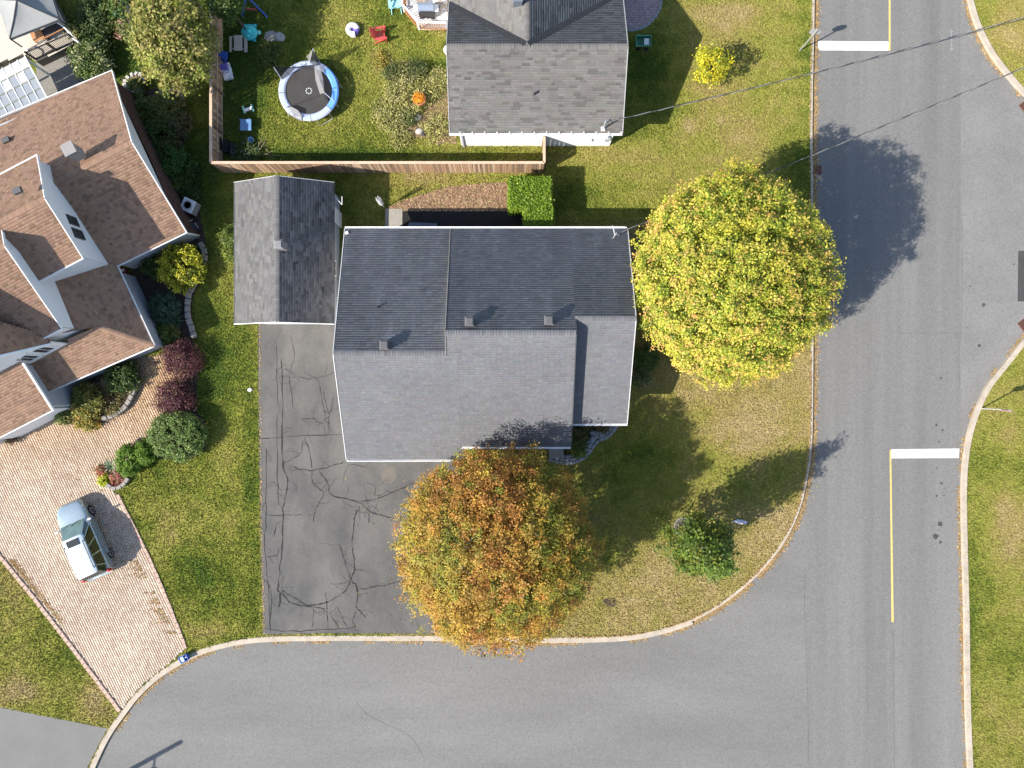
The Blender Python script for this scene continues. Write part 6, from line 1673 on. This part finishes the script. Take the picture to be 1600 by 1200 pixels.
bevel(MB().box(VW(2.36, 0, .42), (.22, 1.3, .26), math.atan2(hd_.y, hd_.x)).build('front_bumper', M_PAINT, van), .08, 3)
bevel(MB().box(VW(-2.44, 0, .46), (.2, 1.66, .26), math.atan2(hd_.y, hd_.x)).build('rear_bumper', M_PAINT, van), .07, 3)
MB().box(VW(2.41, 0, .62), (.06, .8, .12), math.atan2(hd_.y, hd_.x)).build('grille', M_BLACK, van)
MB().box(VW(-2.44, 0, .80), (.03, .5, .14), math.atan2(hd_.y, hd_.x)).build('licence_plate', M_WHITE, van)
bevel(MB().box(VW(.0, 0, 1.752), (.42, .78, .05), math.atan2(hd_.y, hd_.x)).build('sunroof', M_CARGLASS, van), .012, 2)
MB().box(VW(-1.75, 0, 1.74), (.06, .06, .05), math.atan2(hd_.y, hd_.x)).build('antenna', M_BLACK, van)
MB().beam(VW(1.18, .15, 1.06), VW(1.0, .65, 1.17), .03, .02).build('wiper', M_BLACK, van); MB().beam(VW(1.18, -.45, 1.06), VW(1.0, .05, 1.19), .03, .02).build('wiper', M_BLACK, van)

# ------------------------------------------------------------------ street furniture
def stop_sign(label, px, py, face, zc=2.25):
    b = P(px, py, 0); t = empty('stop_sign', b, label, 'stop sign', 'stop signs at the junction')
    MB().box(b + V3(0, 0, 1.3), (.06, .06, 2.6)).build('post', M_GALV, t)
    n_ = Vector((*face, 0)).normalized(); sd = V3(-n_.y, n_.x, 0)
    c = b + n_ * .06 + V3(0, 0, zc)
    def octa(r, d0, d1, nm, m):
        pts = [c + sd * r * math.cos(PI / 8 + PI / 4 * k) + V3(0, 0, r * math.sin(PI / 8 + PI / 4 * k)) for k in range(8)]
        return MB().add([p + n_ * d0 for p in pts] + [p + n_ * d1 for p in pts], [tuple(range(8)), tuple(range(15, 7, -1))] + [(k, (k + 1) % 8, 8 + (k + 1) % 8, 8 + k) for k in range(8)]).build(nm, m, t)
    octa(.345, 0, .012, 'sign_back', mat('dull aluminium', (.32, .32, .33), .6)); octa(.318, .012, .018, 'sign_face', M_STOPRED)
    cu = bpy.data.curves.new('lettering', 'FONT'); cu.body = 'STOP'; cu.size = .26; cu.align_x = 'CENTER'; cu.align_y = 'CENTER'; cu.extrude = .002
    tmp = bpy.data.objects.new('lettering_curve', cu); lm = bpy.data.meshes.new_from_object(tmp); bpy.data.objects.remove(tmp); bpy.data.curves.remove(cu)
    lm.name = 'lettering'; lm.materials.clear(); lm.materials.append(M_WHITE)
    o = bpy.data.objects.new('lettering', lm); COL.objects.link(o)
    o.parent = t; o.matrix_parent_inverse = parent_matrix(t).inverted()
    M_ = Matrix((sd, V3(0, 0, 1), n_)).transposed()
    if M_.determinant() < 0: M_ = Matrix((-sd, V3(0, 0, 1), n_)).transposed()
    o.matrix_basis = Matrix.Translation(c + n_ * .021) @ M_.to_4x4()
stop_sign('red stop sign on a grey post by the upper stop line', 1249, 79.5, (.12, .99))
stop_sign('red stop sign on a grey post on the grass across the road', 1533, 638.5, (-.15, -.99))
# street lamp whose base stands just below the picture
t = empty('street_lamp', P(73, 1276), 'thick street lamp post just below the lower picture edge casting its shadow on the road', 'street lamp')
b = P(73, 1276, 0)
MB().path([b, b + V3(0, 0, 7.6)], [.17, .13], 10).build('pole', M_WOODPOLE, t)
MB().path([b + V3(0, 0, 6.1), b + V3(-.25, -.8, 6.25)], .05, 8).build('arm', M_GALV, t)
MB().box(b + V3(-.3, -1.1, 6.25), (.28, .6, .16), R(-10)).build('lamp_head', M_GALV, t)
# utility pole outside the frame that carries the two service wires
up_ = empty('utility_pole', (40.5, 22.6, 0), 'wooden utility pole beyond the side street carrying the service wires', 'utility pole')
MB().path([(40.5, 22.6, -.2), (40.5, 22.6, 8.6)], [.17, .11], 10).build('pole', M_WOODPOLE, up_); MB().beam((40.5, 21.7, 8.1), (40.5, 23.5, 8.1), .09, .11).build('crossarm', M_WOODPOLE, up_)
def service_wire(label, a, b, sag):
    t = empty('service_wire', a, label, 'wire', 'service wires over the road')
    a, b = Vector(a), Vector(b); d = (b - a).normalized(); s = d.cross(V3(0, 0, 1)).normalized(); N_ = 260
    for ph, m, r in ((0, M_WIRE, .015), (2.1, M_WIRE, .015), (4.2, M_WIREA, .011)):
        pts = []
        for i_ in range(N_ + 1):
            u_ = i_ / N_; p = a.lerp(b, u_) - V3(0, 0, 4 * sag * u_ * (1 - u_)); an = u_ * 2 * PI * 26 + ph
            pts.append(p + s * .02 * math.cos(an) + V3(0, 0, .02 * math.sin(an)))
        MB().path(pts, r, 5).build('strand', m, t)
service_wire('twisted service wire running from the grey house mast across the road', MAST2, (40.5, 22.9, 7.9), 1.1)
service_wire('twisted service wire running from the bungalow mast over the big maple', MAST1, (40.5, 22.3, 7.7), 1.15)

# ------------------------------------------------------------------ grass, fallen leaves
HOLES = [GARAGE_DRIVE, PAVER_DRIVE, WEST_DRIVE, PAD, MULCH_SHADE, DIRT, EASTBED, FRONTBED, SHRUBBED, HEDGEBED, [(p[0], p[1]) for p in W1], GWP, NWP, [P(*q) for q in ((-10, 700), (245, 548), (190, 420), (305, 366), (190, 120), (-10, 190))],
         [P(*q) for q in ((-60, 200), (175, 112), (125, 62), (100, 40), (60, -40), (-60, -40))]]
def in_px(lst): return [P(*q) for q in lst]
def grass(n, polys):
    x = RNG.uniform(-33.5, 33.5, n); y = RNG.uniform(-25.5, 25.5, n); p = np.stack([x, y], 1)
    m = np.zeros(n, bool)
    for q in polys: m |= inside(p, [(v[0], v[1]) for v in q])
    for q in HOLES: m &= ~inside(p, [(v[0], v[1]) for v in q])
    m &= (x - pc0.x) ** 2 + (y - pc0.y) ** 2 > rad * rad
    x, y = x[m], y[m]; n = len(x)
    wd = inside(np.stack([x, y], 1), [(v[0], v[1]) for v in WEEDBED])
    d = np.clip(dry_and_shade(x, y) + RNG.normal(0, .10, n), 0, 1)
    d[wd] = np.clip(d[wd] + .3, 0, 1)
    col = ramp(d) * (1.15 + RNG.normal(0, .14, (n, 1)))
    hgt = RNG.uniform(.035, .075, n) * np.where(dry_and_shade(x, y) < .4, 1.25, 1.0); a = RNG.uniform(0, 2 * PI, n); lean = RNG.uniform(.2, 1.4, n) * hgt
    w = RNG.uniform(.016, .036, n); b_ = a + RNG.normal(PI / 2, .5, n)
    ax, ay = np.cos(b_) * w, np.sin(b_) * w; z = np.zeros(n)
    V = np.stack([np.stack([x - ax, y - ay, z], 1), np.stack([x + ax, y + ay, z], 1), np.stack([x + np.cos(a) * lean + ax * .5, y + np.sin(a) * lean + ay * .5, hgt], 1), np.stack([x + np.cos(a) * lean * 1.1 - ax * .4, y + np.sin(a) * lean * 1.1 - ay * .4, hgt * .95], 1)], 1).reshape(-1, 3)
    o = link('grass', np_mesh('grass', V, np.arange(4 * n).reshape(-1, 4), M_GRASS, np.clip(col, .004, 1))); o['kind'] = 'stuff'
grass(980000, [LAWN_MAIN, LAWN_NE, LAWN_SE])

def litter(name, pts, pal, s0, s1, zs=.01):
    pts = np.array(pts); n = len(pts); pal = np.array(pal)
    nn = np.tile(np.array([[0, 0, 1.0]]), (n, 1)); p3 = np.column_stack([pts[:, 0], pts[:, 1], pts[:, 2] + zs])
    V, F, c = leaf_cloud(p3, nn, RNG.uniform(s0, s1, n), pal[RNG.integers(0, len(pal), n)] * (1 + RNG.normal(0, .2, (n, 1))), .3)
    V[:, 2] = np.maximum(V[:, 2], np.repeat(pts[:, 2] + .004, 4))
    o = link(name, np_mesh(name, V, F, M_LEAF, np.clip(c, .005, 1))); o['kind'] = 'stuff'
lp = []
def along(path, side, n, spread, z, keep, off=.05):
    seg = [(a, b) for a, b in zip(path[:-1], path[1:])]; ln = np.array([(b - a).length for a, b in seg]); cum = np.cumsum(ln)
    for s in RNG.uniform(0, cum[-1], n):
        i_ = int(np.searchsorted(cum, s)); a, b = seg[min(i_, len(seg) - 1)]; q = a.lerp(b, random.random()); d = (b - a).normalized(); nn = V3(-d.y, d.x, 0) * side
        dens = fbm(np.array([s * .9]), np.array([side * 7.0]), 3)[0]
        if dens < keep: continue
        q = q + nn * (abs(random.gauss(0, spread)) + off)
        if abs(q.x) < 33 and abs(q.y) < 25: lp.append((q.x, q.y, z))
KM_v = KERB_MAIN[-9:]; 
k_ = len([p for p in KERB_MAIN if p.y < P(0, 960).y and p.x < P(1080, 0).x])
along(KERB_MAIN[max(0, k_ - 2):-1], -1, 12000, .17, -.118, .22, .12)
along(KERB_MAIN[:k_], -1, 5200, .10, -.118, .47, .31)
along(KERB_MAIN[k_ - 30:-1], 1, 1800, .05, .06, .40, .02)
along(KERB_SE, -1, 3600, .10, -.118, .42); along(KERB_NE, -1, 2600, .14, -.118, .42)
along([P(404, 505), P(406, 780), P(411, 990)], 1, 500, .04, .012, .45)
litter('kerb_leaf_litter', lp, [(.30, .19, .075), (.34, .23, .10), (.22, .14, .055), (.36, .26, .12)], .06, .14)
lp = []
for _ in range(1700):
    a = random.uniform(0, 2 * PI); r = abs(random.gauss(0, 3.4)) + 2.5; q = P(778, 858) + V3(math.cos(a) * r, math.sin(a) * r, 0)
    q.z = .016 if inside(np.array([[q.x, q.y]]), [(v[0], v[1]) for v in GARAGE_DRIVE])[0] else (.05 if inside(np.array([[q.x, q.y]]), [(v[0], v[1]) for v in LAWN_MAIN])[0] else -.118)
    if q.y > -4.2 and -9.7 < q.x < 3.5: continue
    if q.z < 0 and random.random() < .8: continue
    lp.append(tuple(q))
for _ in range(900):
    q = P(random.uniform(200, 300), random.uniform(590, 700)) if random.random() < .6 else P(random.gauss(120, 50), random.gauss(720, 60))
    if inside(np.array([[q.x, q.y]]), poly2)[0] and fbm(np.array([q.x * .8]), np.array([q.y * .8]), 3)[0] > .46: lp.append((q.x, q.y, .034))
pw0 = P(291, 1010); pw1 = P(215, 865)
for _ in range(900):
    s = random.random(); q = pw0.lerp(pw1, s) + V3(-random.uniform(.2, .9) * abs(random.gauss(0, .8)), 0, 0)
    if fbm(np.array([s * 9]), np.array([3.3]), 2)[0] > .42: lp.append((q.x - .2, q.y, .034))
q0 = P(10, 876); q1 = P(90, 975)
for _ in range(700):
    s = random.random() ** 1.4; q = q0.lerp(q1, s) + V3(abs(random.gauss(0, .22)) + .15, .05, 0); lp.append((q.x, q.y, .034))
litter('fallen_leaves', lp, [(.24, .14, .05), (.22, .10, .035), (.26, .17, .06), (.16, .14, .045)], .06, .13)

lp = []
for _ in range(5200):
    q = P(random.uniform(600, 822), random.uniform(284, 332))
    if inside(np.array([[q.x, q.y]]), [(v[0], v[1]) for v in DIRT])[0]: lp.append((q.x, q.y, .018))
for _ in range(3000):
    q = P(random.uniform(630, 715), random.uniform(112, 230))
    if inside(np.array([[q.x, q.y]]), [(v[0], v[1]) for v in WEEDBED])[0]: lp.append((q.x, q.y, .014))
litter('wood_chips', lp, [(.30, .19, .12), (.20, .115, .07), (.36, .25, .16), (.14, .085, .05), (.26, .22, .10)], .06, .16)
